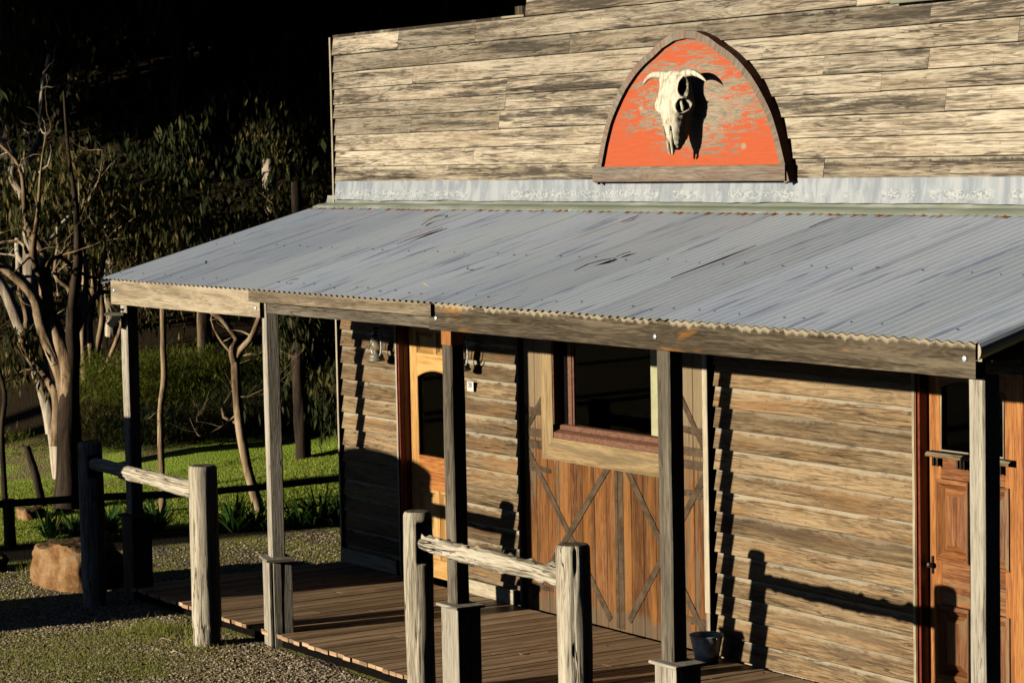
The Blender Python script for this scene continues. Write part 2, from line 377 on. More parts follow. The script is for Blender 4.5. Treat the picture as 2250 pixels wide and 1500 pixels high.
# bark / leaves
def bark(name,a,b,c):
    t=NT(name); p=t.n('ShaderNodeTexCoord').outputs['Object']
    n1=t.noise(t.map(p,9,9,1.5),1,6,.65,.6); n2=t.noise(p,1.7,3,.5)
    col=t.ramp(t.rng(n1,.32,.66),[(0,c),(.5,b),(1,a)])
    col=t.mix(t.math('MULTIPLY',t.rng(n2,.5,.62),.5),col,c)
    t.bump(n1,.6,.02); return t.fin(col,.85,.1)
M['bark_pale']=bark('pale_gum_bark',(.70,.62,.50),(.52,.44,.34),(.22,.16,.11))
M['bark_tan']=bark('tan_gum_bark',(.50,.38,.24),(.32,.22,.13),(.09,.055,.03))
M['bark_dark']=bark('dark_rough_bark',(.085,.06,.04),(.045,.032,.022),(.018,.013,.01))
def leafm(name,a,b,c,tl=.25):
    t=NT(name); r=t.sep(t.attr('rnd'))
    col=t.ramp(r[0],[(0,a),(.55,b),(1,c)])
    t.b.inputs['Transmission Weight'].default_value=0
    tr=t.n('ShaderNodeBsdfTranslucent'); t.l(col,tr.inputs[0]); mx=t.n('ShaderNodeMixShader'); mx.inputs[0].default_value=tl
    t.fin(col,.6,.08); t.l(t.b.outputs[0],mx.inputs[1]); t.l(tr.outputs[0],mx.inputs[2]); t.l(mx.outputs[0],t.out.inputs[0]); return t.m
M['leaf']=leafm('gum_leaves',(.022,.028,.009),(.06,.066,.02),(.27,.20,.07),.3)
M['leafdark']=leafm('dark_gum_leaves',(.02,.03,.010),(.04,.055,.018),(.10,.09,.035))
M['fern']=leafm('bright_shrub_leaves',(.11,.14,.02),(.19,.23,.03),(.30,.32,.06),.4)
M['strapleaf']=leafm('strap_leaves',(.02,.06,.012),(.035,.10,.02),(.07,.15,.03))
M['grassb']=leafm('grass_blades',(.24,.32,.04),(.42,.46,.08),(.64,.56,.24),.4)
M['lawnb']=leafm('lawn_blades',(.30,.44,.045),(.44,.58,.07),(.70,.66,.22),.45)
M['dryleaf']=leafm('dry_leaves',(.22,.12,.05),(.38,.25,.13),(.62,.5,.33))
M['pebble']=NT('pebbles'); t=M['pebble']; r=t.sep(t.attr('rnd'))
M['pebble']=t.fin(t.ramp(r[0],[(0,(.12,.09,.06)),(.4,(.38,.28,.18)),(.75,(.58,.44,.30)),(1,(.80,.70,.55))]),.85,.2)

# ground
t=NT('gravel_and_grass'); p=t.geo(); s3=t.sep(p)
flat=t.comb(s3[0],s3[1],0.0)
vc=t.vor(t.map(flat,1,1),46,'Color'); vd=t.vor(t.map(flat,1,1),46,'Distance')
g1=t.sep(vc)[0]
grav=t.ramp(g1,[(0,(.14,.11,.08)),(.4,(.42,.33,.24)),(.8,(.64,.52,.39)),(1,(.80,.72,.6))])
grav=t.mix(t.rng(vd,.42,.62),grav,(.02,.015,.012))
gn=t.noise(flat,1.1,5,.65); gf=t.noise(flat,60,3,.6); gl=t.noise(flat,9,4,.6)
gcol=t.ramp(gf,[(.25,(.12,.15,.03)),(.5,(.34,.36,.08)),(.8,(.56,.50,.22))])
gm=t.rng(t.math('ADD',t.math('MULTIPLY',gn,.75),t.math('ADD',t.math('MULTIPLY',gl,.25),t.math('MULTIPLY',gf,.14))),.50,.60)
near=t.mix(t.math('MULTIPLY',gm,.9),grav,gcol)
# lawn beyond the garden fence
lf=t.noise(flat,30,4,.6); lb=t.noise(flat,.9,4,.6)
lawn=t.ramp(t.math('ADD',t.math('MULTIPLY',lf,.5),t.math('MULTIPLY',lb,.5)),[(.3,(.30,.46,.05)),(.5,(.42,.60,.07)),(.72,(.60,.68,.16))])
dry=t.ramp(lf,[(.3,(.16,.13,.06)),(.7,(.42,.35,.17))])
dryness=t.rng(t.math('ADD',t.math('MULTIPLY',s3[1],-.22),t.math('ADD',t.math('MULTIPLY',lb,1.6),t.math('MULTIPLY',s3[2],1.2))),.75,1.2)
lawn=t.mix(dryness,lawn,dry)
isl=t.rng(t.math('ADD',s3[0],t.math('MULTIPLY',gn,.3)),-3.55,-3.75)
bed=t.rng(t.math('ADD',s3[0],t.math('MULTIPLY',gl,.35)),-2.35,-2.6)
near=t.mix(bed,near,t.mix(gf,(.012,.009,.006),(.035,.025,.016)))
col=t.mix(isl,near,lawn)
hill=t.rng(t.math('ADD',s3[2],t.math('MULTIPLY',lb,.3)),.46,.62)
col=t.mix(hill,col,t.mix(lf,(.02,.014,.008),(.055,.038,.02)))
t.bump(t.math('ADD',t.math('MULTIPLY',vd,-1.2),gf),.9,.012)
M['ground']=t.fin(col,.9,.1)

# ------------------------------------------------------------------ world, sun, camera
SUN=np.array([-.162,-1.0,.190]); SUN/=np.linalg.norm(SUN)
w=bpy.data.worlds.new('World'); sc.world=w; w.use_nodes=True
nt=w.node_tree; nt.nodes.clear()
sky=nt.nodes.new('ShaderNodeTexSky'); sky.sky_type='NISHITA'; sky.sun_disc=False
sky.sun_elevation=math.asin(SUN[2]); sky.sun_rotation=math.atan2(SUN[0],SUN[1])
sky.air_density=.35; sky.dust_density=.1; sky.ozone_density=1.5; sky.altitude=300
bg=nt.nodes.new('ShaderNodeBackground'); bg.inputs[1].default_value=.05
wo=nt.nodes.new('ShaderNodeOutputWorld'); nt.links.new(sky.outputs[0],bg.inputs[0]); nt.links.new(bg.outputs[0],wo.inputs[0])
sl=bpy.data.lights.new('sun','SUN'); sl.energy=5.0; sl.angle=rad(.5); sl.color=(1.0,.89,.70)
so=bpy.data.objects.new('sun',sl); COL.objects.link(so); so.rotation_euler=Vector(SUN).to_track_quat('Z','Y').to_euler(); so.location=(-5,-30,20)
cd=bpy.data.cameras.new('camera'); cd.sensor_width=36; cd.lens=FPX/2250*36; cd.clip_end=2000; cd.clip_start=.1
cd.dof.use_dof=True; cd.dof.focus_distance=17.5; cd.dof.aperture_fstop=7.1
co=bpy.data.objects.new('camera',cd); COL.objects.link(co)
from mathutils import Matrix
mw=Matrix(((Rv[0],Uv[0],-Fv[0],CAM[0]),(Rv[1],Uv[1],-Fv[1],CAM[1]),(Rv[2],Uv[2],-Fv[2],CAM[2]),(0,0,0,1)))
co.matrix_world=mw; sc.camera=co
sc.view_settings.view_transform='Standard'; sc.view_settings.look='None'; sc.view_settings.gamma=1; sc.view_settings.exposure=.08
sc.render.engine='CYCLES'; sc.cycles.diffuse_bounces=0; sc.cycles.max_bounces=8; sc.cycles.transparent_max_bounces=8

# ------------------------------------------------------------------ ground
def sstep(a,b,x):
    k=min(1,max(0,(x-a)/(b-a))); return k*k*(3-2*k)
def lawn_end(x,y):
    l=(x-CAM[0])*R0[0]+(y-CAM[1])*R0[1]
    return 30.1+1.1*sstep(-4.3,-2.7,l)+.25*mnoise.noise(Vector((x*.7,y*.7,1)))
def hz(x,y):
    D=depth(x,y)
    h=max(0,D-lawn_end(x,y))*.2*sstep(-3,3,y) + max(0,D-37)*.5
    h*=sstep(-9,3,y)
    h+=.055*max(0,min(9,y+1.5))*sstep(-3.6,-5.5,x)
    if D>30: h+=.12*mnoise.noise(Vector((x*.4,y*.4,0)))*sstep(30,36,D)
    h+=max(0,x-34)*.9*sstep(34,46,x)+max(0,y-26)*.7*sstep(26,36,y)  # side and rear hills added to block sky light
    return min(h,60)
mb=MB()
xs=[-400,-200,-120,-80]+[-60+1.5*i for i in range(28)]+[-18+.4*i for i in range(40)]+[-2+2*i for i in range(9)]+[18,30,50,90,200,400]
ys=[-400,-200,-100,-60,-40,-30,-24]+[-20+1.5*i for i in range(12)]+[-2+.4*i for i in range(40)]+[14+1.5*i for i in range(32)]+[64,80,110,200,400]
P=[[(x,y,hz(x,y)) for y in ys] for x in xs]
mb.grid(P,lambda i,j:(0,0),lambda i,j:(0,0),(.5,.5,.5))
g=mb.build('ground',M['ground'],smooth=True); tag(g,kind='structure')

# pebbles near the camera side of the deck (too many to count)
mb=MB()
def octa(mb,c,r,rn):
    rx,ry,rz=r*R.uniform(.7,1.3),r*R.uniform(.7,1.3),r*R.uniform(.4,.8); a=R.uniform(0,6.28)
    v=[]
    for k in range(5):
        th=a+k*1.2566; v.append((c[0]+rx*math.cos(th),c[1]+ry*math.sin(th),c[2]+rz*.2*R.uniform(.5,1.5)))
    top=(c[0]+rx*.3*R.uniform(-1,1),c[1]+ry*.3*R.uniform(-1,1),c[2]+rz)
    for k in range(5): mb.face([v[k],v[(k+1)%5],top],rn=rn)
n=0
while n<26000:
    px,py=R.uniform(-40,900),R.uniform(1330,1530)
    if R.random()<.25: px,py=R.uniform(-20,760),R.uniform(1160,1340)
    d=Fv+Rv*(px-1125)/FPX+Uv*(750-py)/FPX; k=-CAM[2]/d[2]; q=CAM+d*k
    if q[0]<-2.4 or (q[1]>-2.28 and q[0]>0): continue
    if mnoise.noise(Vector((q[0]*1.1,q[1]*1.1,3)))>.25 and R.random()<.7: continue
    octa(mb,(q[0],q[1],0.0),R.uniform(.006,.018),(R.random(),0,0)); n+=1
tag(mb.build('gravel',M['pebble']),'loose brown and grey gravel scattered over the ground before the deck','gravel',kind='stuff')

# grass: tufts on the gravel and short blades on the lawn
def blade(mb,c,h,wd,lean,rn):
    a=R.uniform(0,6.28); dx,dy=math.cos(a),math.sin(a); b=R.uniform(0,6.28); lx,ly=math.cos(b)*lean,math.sin(b)*lean
    p0=(c[0]-dx*wd,c[1]-dy*wd,c[2]); p1=(c[0]+dx*wd,c[1]+dy*wd,c[2])
    m0=(c[0]-dx*wd*.7+lx*.35,c[1]-dy*wd*.7+ly*.35,c[2]+h*.6); m1=(c[0]+dx*wd*.7+lx*.35,c[1]+dy*wd*.7+ly*.35,c[2]+h*.6)
    tp=(c[0]+lx,c[1]+ly,c[2]+h)
    mb.face([p0,p1,m1,m0],rn=rn); mb.face([m0,m1,tp],rn=rn)
mb=MB()
def gpt(px,py):
    d=Fv+Rv*(px-1125)/FPX+Uv*(750-py)/FPX; k=-CAM[2]/d[2]; return CAM+d*k
for (px,py,sx,sy,cnt,h) in [(345,1385,45,9,900,.055),(300,1400,90,12,900,.03),(440,1415,30,10,350,.04),(15,1340,30,8,250,.04),(50,1240,12,14,200,.09),(520,1240,60,8,200,.03),(640,1215,70,10,300,.03),(150,1440,150,25,5200,.022),(60,1470,120,30,4200,.022),(330,1450,110,25,2600,.02),(200,1400,120,10,1500,.02),(600,1190,90,10,350,.03)]:
    for i in range(cnt):
        q=gpt(R.gauss(px,sx),R.gauss(py,sy))
        if q[0]<-2.4 or (q[1]>-2.28 and q[0]>0): continue
        blade(mb,(q[0],q[1],0),h*R.uniform(.5,1.3),.0022,h*.5,(R.random(),0,0))
tag(mb.build('grass',M['grassb']),'short green and dry grass in tufts through the gravel','grass',kind='stuff')
mb=MB()
for i in range(110000):
    x,y=R.uniform(-8.5,-3.6),R.uniform(-2.8,4.8)
    if depth(x,y)>lawn_end(x,y)+R.random()*.35: continue
    if -x*.84+y*.54<2.3+.5*mnoise.noise(Vector((x,y,0))) and R.random()<.5: continue
    blade(mb,(x,y,hz(x,y)),R.uniform(.015,.034),.0045,.012,(R.random(),0,0))
tag(mb.build('lawn',M['lawnb']),'bright green mown lawn beyond the low garden fence','grass',kind='stuff')

# ------------------------------------------------------------------ BUILDING
BL=empty('timber_building',(5.5,0,0),'old timber shopfront building with tall weatherboard parapet, iron verandah roof and plank deck','building')
LAP=.030
def lapped(mb,x0,x1,zb,H,lap,joints=(),thick=.02,jit=.002,pr=None,y0=0.0,dz0=0.0,dz1=0.0):
    """one weatherboard course: bottom edge stands at y0-... ; top tucks back"""
    xs=[x0]+sorted(joints)+[x1]
    for a,b in zip(xs[:-1],xs[1:]):
        L=b-a-.003; yj=R.uniform(-.0025,.0025); zj=R.uniform(-.003,.003)
        sec=[(y0+yj,zb+zj),(y0+yj+thick,zb+zj),(y0+lap+thick,zb+H+.022),(y0+lap+.004,zb+H+.022)]
        rn=rn3(); uo=(R.uniform(0,90),R.uniform(0,90))
        prism(mb,(a+.0015,0,0),X,sec,L,Y,Z,rn,max(2,int(L/.18)),jit,0,uo)
# parapet
mb=MB()
zl=[5.095,4.945,4.787,4.628,4.488,4.356,4.198,4.048,3.903,3.745]
zl=[5.090,4.917,4.759,4.600,4.457,4.327,4.169,4.018,3.873,3.715]
JO={1:[1.24,2.56,7.56],2:[4.0,8.3],3:[1.49,9.13],4:[3.04,7.19,8.28],5:[3.02,7.8],6:[1.43,2.92,8.44],7:[5.1,9.6],8:[2.49,6.2],9:[7.18]}
for i in range(1,10):
    top=zl[i-1]; H=top-zl[i]
    lapped(mb,0.0+R.uniform(-.02,.015),11.0,zl[i],H,.022,JO.get(i,()))
for k,zb in enumerate([5.09,5.245,5.40,5.555]):
    lapped(mb,3.36,11.0,zb,.155,.022,[(4.9,8.1),(6.6,),(5.2,9.0),(7.4,)][k])
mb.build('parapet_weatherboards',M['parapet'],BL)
mb=MB(); box(mb,-.028,.0,-.012,.06,3.0,5.09,.003,jit=.002); box(mb,-.028,.0,-.02,.07,.10,3.0,.003,jit=.002)
mb.build('corner_board',M['corner'],BL)
mb=MB(); box(mb,.0,11.0,.075,.16,3.0,5.05,0); box(mb,3.4,11.0,.075,.16,5.051,5.70,0); box(mb,-.02,0.0,.075,4.5,0,4.4,0)
box(mb,11.0,11.05,.075,4.5,0,4.4,0); box(mb,-.02,11.05,4.5,4.6,0,4.4,0)
mb.build('wall_frame',M['postdark'],BL)
mb=MB(); prism(mb,(-.05,0,0),X,[(.17,4.30),(.17,4.34),(4.8,4.74),(4.8,4.70)],11.15,Y,Z)
mb.build('rear_roof',M['iron_roof'],BL)

# lower weatherboard bays, courses .158 m
def bay(x0,x1,name,jl=()):
    mb=MB(); k=0; z=-.038
    while z<3.05:
        lapped(mb,x0+R.uniform(-.004,.006),x1+R.uniform(-.003,.003),z if k else -.02,.158 if k else .14,LAP,[j for kk,j in jl if kk==k],.018,.0025); z+=.158; k+=1
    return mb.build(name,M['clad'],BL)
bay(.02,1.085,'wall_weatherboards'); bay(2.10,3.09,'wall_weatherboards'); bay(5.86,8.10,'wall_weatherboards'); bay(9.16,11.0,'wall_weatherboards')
# bottom board of the left part of the bays
for x0,x1 in ((.02,1.08),(2.10,3.10)):
    mb=MB(); box(mb,x0,x1,-.045,-.01,.115,.24,.003,jit=.003); mb.build('base_board',M['corner'],BL)
# end trims (pale strips at the bay ends)
for a in ((1.086,1.112,-.012,.09,.1,2.98,.002),(8.102,8.128,-.010,.09,.1,2.98,.002),(3.118,3.128,-.002,.05,.1,2.98,.001),(5.712,5.775,.012,.05,.42,2.98,.003),(5.72,5.765,.018,.05,.11,.415,.003)):
    mb=MB(); box(mb,*a,jit=.0015); mb.build('trim_strip',M['corner'],BL)
# soffit / header between the openings and above (all in the verandah shade)
for a in ((1.114,2.098,.0,.075,2.46,3.0,0),(8.130,9.158,.0,.075,2.46,3.0,0),(3.13,5.86,.062,.075,2.76,3.0,0)):
    mb=MB(); box(mb,*a); mb.build('header_board',M['postdark'],BL)

# ---- flashing and apron
mb=MB()
n=150; P=[]
for i in range(n+1):
    x=.03+i*(10.97/n); wv=.012*mnoise.noise(Vector((x*1.7,0,0)))+.006*mnoise.noise(Vector((x*6,3,0)))
    wb=.010*mnoise.noise(Vector((x*5,9,0)))
    P.append([(x,-.004,3.735),(x,-.012+wb*.5,3.66),(x,-.022+wb,3.60),(x,-.034+wb*1.3,3.560+wv)])
mb.grid(P,lambda i,j:(i*.07,j*.05),lambda i,j:(0,0),(.5,.5,.5))
mb.build('wall_flashing',M['flash'],BL,smooth=True)
SL=.266; ZE=2.914
def roofz(y): return ZE+SL*(y+2.303)
mb=MB(); P=[]
for i in range(n+1):
    x=-.165+i*(11.35/n); wv=.010*mnoise.noise(Vector((x*1.1,5,0)))+.004*mnoise.noise(Vector((x*5,7,0)))
    P.append([(x,.01,3.60),(x,-.005,3.535),(x,-.03,3.528),(x,-.10,roofz(-.10)+.020),(x,-.15+wv,roofz(-.15)+.012),(x,-.158+wv,roofz(-.158)+.002)])
mb.grid(P,lambda i,j:(i*.07,j*.05),lambda i,j:(0,0),(.5,.5,.5))
mb.build('apron_flashing',M['apron'],BL,smooth=True)

# ---- corrugated verandah roof
mb=MB(); PIT_=.0865; AMP=.0065
x=-.17; sheet=0; XR=11.20
npw=10
while x<XR-.01:
    Ls=min(PIT_*9,XR-x); m=max(4,int(round(Ls/PIT_*npw)))
    rn=rn3(); dz=.0018*(sheet%2); rows=[]
    off=R.uniform(-.012,.012)
    for i in range(m+1):
        xx=x+Ls*i/m; zz=AMP*math.cos(2*math.pi*(xx+.17)/PIT_)+dz
        rows.append([(xx,y+(off if k==0 else 0)*0,roofz(y)+zz+.003*mnoise.noise(Vector((xx*.8,y,0)))) for k,y in enumerate([-2.325+off*.4,-1.9,-1.2,-.6,-.08])])
    yy=[2.25,1.83,1.13,.53,.0]
    mb.grid(rows,lambda i,j,x=x,m=m,Ls=Ls:(x+Ls*i/m,yy[j]),lambda i,j:(0,0),rn)
    # rim thickness at the eave
    for i in range(m):
        a,b=rows[i][0],rows[i+1][0]
        mb.face([(a[0],a[1],a[2]-.0032),(b[0],b[1],b[2]-.0032),b,a],rn=rn,mi=1)
    x+=Ls; sheet+=1
# rolled right edge
rows=[]
for k in range(9):
    th=math.pi/2-k*math.pi/8*1.0
    rows.append([(XR-.01+.055*math.cos(th),y,roofz(y)-.045+.055*math.sin(th)) for y in (-2.33,-1.2,-.08)])
mb.grid(rows,lambda i,j:(i*.02,(2.25,1.1,0)[j]),lambda i,j:(0,0),rn3())
# left edge: last corrugation curled down
rows=[]
for k in range(9):
    th=math.pi/2+k*math.pi/8*1.15
    rows.append([(-.17+.03*math.cos(th),y,roofz(y)-.02+.03*math.sin(th)) for y in (-2.33,-1.2,-.08)])
mb.grid(rows,lambda i,j:(i*.02,(2.25,1.1,0)[j]),lambda i,j:(0,0),rn3())
# roofing screws
def screw(x,y):
    z=roofz(y)+AMP
    for k in range(6):
        a=k*math.pi/3; b=a+math.pi/3
        mb.face([(x+.009*math.cos(a),y+.009*math.sin(a),z),(x+.009*math.cos(b),y+.009*math.sin(b),z),(x,y,z+.007)],mi=2)
c=0; xx=-.17+PIT_
while xx<XR-.05:
    for y in (-2.17,-1.27):
        if R.random()<.85: screw(xx+R.uniform(-.006,.006),y+R.uniform(-.03,.03))
    xx+=PIT_*(3 if c%2 else 2); c+=1
mb.build('verandah_roof',[M['iron_roof'],M['metalgrey'],M['iron']],BL,smooth=False)
# rust line where two sheets lap
mb=MB()
tube(mb,[(7.56,-1.62,roofz(-1.62)+.012),(7.57,-1.2,roofz(-1.2)+.013),(7.56,-.9,roofz(-.9)+.012)],[.003,.006,.002],5)
mb.build('rusted_lap',M['rust'],BL)
# rafters under the roof
mb=MB()
for xr in (-.02,1.4,2.84,4.25,5.7,7.0,8.32,9.7,11.02):
    mb=MB(); prism(mb,(xr-.02,0,0),X,[(-2.21,roofz(-2.21)-.13),(-2.21,roofz(-2.21)-.02),(-.0,roofz(0)-.02),(-.0,roofz(0)-.13)],.05,Y,Z); mb.build('rafter',M['postdark'],BL)
mb=MB()
for y in (-1.27,-.3): mb=MB(); box(mb,-.1,11.1,y-.02,y+.03,roofz(y)-.055,roofz(y)-.014,0); mb.build('batten',M['postdark'],BL)

# ---- fascia boards (top follows the corrugation like the photo)
def fascia(name,x0,x1,zb,zt,yf,m,th=.045,scal=True):
    mb=MB(); rn=rn3(); uo=(R.uniform(0,90),R.uniform(0,90)); n=max(4,int((x1-x0)/.0173)); rows=[]
    for i in range(n+1):
        x=x0+(x1-x0)*i/n; z=zt+ (AMP*1.5*math.cos(2*math.pi*(x+.17)/PIT_) if scal else 0)
        zz=zb+.004*mnoise.noise(Vector((x*1.5,zb*7,2)))
        rows.append([(x,yf,zz),(x,yf,zz+(z-zz)*.5),(x,yf,z),(x,yf+th,z),(x,yf+th,zz)])
    hh=[0,(zt-zb)*.5,zt-zb,zt-zb+th,2*(zt-zb)+th,2*(zt-zb)+2*th]
    fr=[0,.5,1,1,0,0]
    mb.grid(rows,lambda i,j:(uo[0]+(x1-x0)*i/n,uo[1]+(rows[i][j][2] if j<3 else hh[j]+zb)),lambda i,j:(i/n,fr[j]),rn,closed_v=True)
    for row in (rows[0],rows[-1][::-1]): mb.face(row,[(uo[0],uo[1]+q[2]) for q in row],None,rn)
    return mb.build(name,m,BL)
fascia('fascia_board',-.135,2.83,2.676,2.899,-2.262,M['fasciapale'])
fascia('fascia_board',2.70,5.58,2.806,2.899,-2.295,M['fasciagrey'],.03)
f3=fascia('fascia_board',5.50,11.13,2.708,2.905,-2.262,M['fasciadark'])
f3['label']='long dark brown fascia board with orange patches'
for (x,z) in ((5.60,2.79),(8.26,2.79),(11.05,2.81),(-.06,2.8),(2.76,2.75)):
    mb=MB()
    for k in range(10):
        a=k*math.pi/5; b=a+math.pi/5
        mb.face([(x+.016*math.cos(a),-2.268,z+.016*math.sin(a)),(x+.016*math.cos(b),-2.268,z+.016*math.sin(b)),(x,-2.276,z)])
    mb.build('bolt_head',M['steel'],BL)
mb=MB(); box(mb,-.1,11.1,-2.212,-2.165,2.71,2.85,0)
mb.build('eave_beam',M['postdark'],BL)
# side beams at both verandah ends
mb=MB(); box(mb,11.145,11.175,-2.26,-2.17,2.80,2.90,.002,axis=2); box(mb,11.14,11.18,-2.16,0,2.795,2.885,.003)
mb.build('side_beam',M['corner'],BL)

# ---- verandah posts
def vpost(x,ztop,mat,basemat,baseh=.70,w=.13,d=.115,jit=.0035,scarf=False,box_=True):
    mb=MB(); yf=-2.215
    prism(mb,(0,0,baseh-.02),Z,rect(x,x+w,yf,yf+d,.010),ztop-baseh+.02,X,Y,None,26,jit)
    p=mb.build('verandah_post',mat,BL)
    mb=MB(); x0,x1,y0,y1=x-.005,x+.225,-2.262,-2.07
    # four separate cladding boards with gaps at the corners
    box(mb,x0,x1,y0,y0+.022,0,baseh,.003,jit=.002); box(mb,x1-.020,x1+.004,y0+.034,y0+.10,0,baseh,.003,jit=.002)
    box(mb,x1-.024,x1+.002,y0+.108,y1,0,baseh,.003,jit=.002); box(mb,x0,x0+.02,y0+.024,y1,0,baseh,.003); box(mb,x0+.02,x1-.03,y1-.02,y1,0,baseh,.003)
    b=mb.build('base_box',basemat,p)
    mb=MB(); box(mb,x0-.03,x1+.03,y0-.025,y1+.02,baseh,baseh+.022,.006,jit=.003,nseg=6)
    mb.build('base_cap',basemat,p)
    return p
vpost(-.05,2.68,M['post'],M['postdark'],.745)
p2=vpost(2.744,2.80,M['post'],M['post'],.70)
a_=rad(-14); cx_,cy_=2.81-5.5,-2.16; p2.rotation_euler=(0,0,a_); p2.location=(cx_-(cx_*math.cos(a_)-cy_*math.sin(a_)),cy_-(cx_*math.sin(a_)+cy_*math.cos(a_)),0)
p3=vpost(5.585,2.71,M['postdark'],M['post'],.715)
mb=MB(); box(mb,5.584,5.716,-2.217,-2.10,2.60,2.71,.004,axis=2); mb.build('orange_stub',M['orange'],p3)
vpost(8.20,2.72,M['postdark'],M['post'],.715)
vpost(11.02,2.72,M['post'],M['post'],.70,.118,.125)

# ---- deck
mb=MB(); x=.03
while x<11.6:
    wd=R.choice((.118,.122,.126,.10)); e=R.uniform(-.014,.012)
    if 2.9<x<5.2: e+=.03*mnoise.noise(Vector((x*2,0,0)))
    zt=.113+R.uniform(-.003,.002)
    # split some boards in two lengths
    ysplit=[-2.262+e,-.035] if R.random()<.6 else [-2.262+e,R.uniform(-1.6,-.5),-.035]
    for a,b in zip(ysplit[:-1],ysplit[1:]):
        prism(mb,(0,a+.003,0),Y,[(q,p_) for p_,q in rect(zt-.03,zt,x,x+wd-.007,.003)],b-a-.006,X,Z,None,max(2,int((b-a)/.2)),.0018)
    x+=wd
mb.build('deck_boards',M['deck'],BL)
mb=MB(); box(mb,.05,11.55,-2.20,-2.15,-.05,.078,0); box(mb,.05,11.55,-.12,-.07,-.05,.078,0)
for k in range(9): box(mb,.05+k*1.43,.09+k*1.43,-2.149,-.121,-.05,.078,0)
mb.build('deck_joists',M['dark'],BL)

# ---- interior: dark room
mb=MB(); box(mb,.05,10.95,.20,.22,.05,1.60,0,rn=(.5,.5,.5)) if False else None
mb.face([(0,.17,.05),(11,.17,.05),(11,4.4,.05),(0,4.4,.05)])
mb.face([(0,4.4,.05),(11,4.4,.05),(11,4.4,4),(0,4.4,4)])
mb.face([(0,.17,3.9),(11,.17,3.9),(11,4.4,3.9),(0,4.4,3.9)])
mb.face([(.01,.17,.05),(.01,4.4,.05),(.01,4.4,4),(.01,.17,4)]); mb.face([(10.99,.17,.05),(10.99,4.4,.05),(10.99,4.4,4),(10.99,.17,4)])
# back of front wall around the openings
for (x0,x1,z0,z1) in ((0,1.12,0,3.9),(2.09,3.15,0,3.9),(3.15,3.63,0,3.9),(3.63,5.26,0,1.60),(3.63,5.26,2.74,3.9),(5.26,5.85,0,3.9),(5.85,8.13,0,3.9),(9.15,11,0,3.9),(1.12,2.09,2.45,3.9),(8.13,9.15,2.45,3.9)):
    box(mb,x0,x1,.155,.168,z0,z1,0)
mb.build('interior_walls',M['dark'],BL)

# ---- panel helpers for doors
def panel(mb,x0,x1,z0,z1,y,dep=.018,b=.035,mi=0):
    """sunken moulded frame with a raised field"""
    rn=rn3(); o=(R.uniform(0,50),R.uniform(0,50))
    def ring(x0,x1,z0,z1,ya,b,yb):
        A=[(x0,z0),(x1,z0),(x1,z1),(x0,z1)]; B=[(x0+b,z0+b),(x1-b,z0+b),(x1-b,z1-b),(x0+b,z1-b)]
        for i in range(4):
            j=(i+1)%4
            q=[(A[i][0],ya,A[i][1]),(A[j][0],ya,A[j][1]),(B[j][0],yb,B[j][1]),(B[i][0],yb,B[i][1])]
            mb.face(q,[(o[0]+p[2],o[1]+p[0]) if i%2 else (o[0]+p[0],o[1]+p[2]) for p in q],None,rn,mi)
    ring(x0,x1,z0,z1,y,b*.35,y-.008); ring(x0+b*.35,x1-b*.35,z0+b*.35,z1-b*.35,y-.008,b*.5,y+dep)
    bb=b*.85
    ring(x0+bb,x1-bb,z0+bb,z1-bb,y+dep,b*.6,y+.004)
    c=bb+b*.6
    q=[(x0+c,y+.004,z0+c),(x1-c,y+.004,z0+c),(x1-c,y+.004,z1-c),(x0+c,y+.004,z1-c)]
    mb.face(q,[(o[0]+p[2],o[1]+p[0]) for p in q],None,rn,mi)
def archpts(x0,x1,zs,rise,n=12):
    return [(x0+(x1-x0)*i/n, zs+rise*math.sin(math.pi*i/n)**.8) for i in range(n+1)]

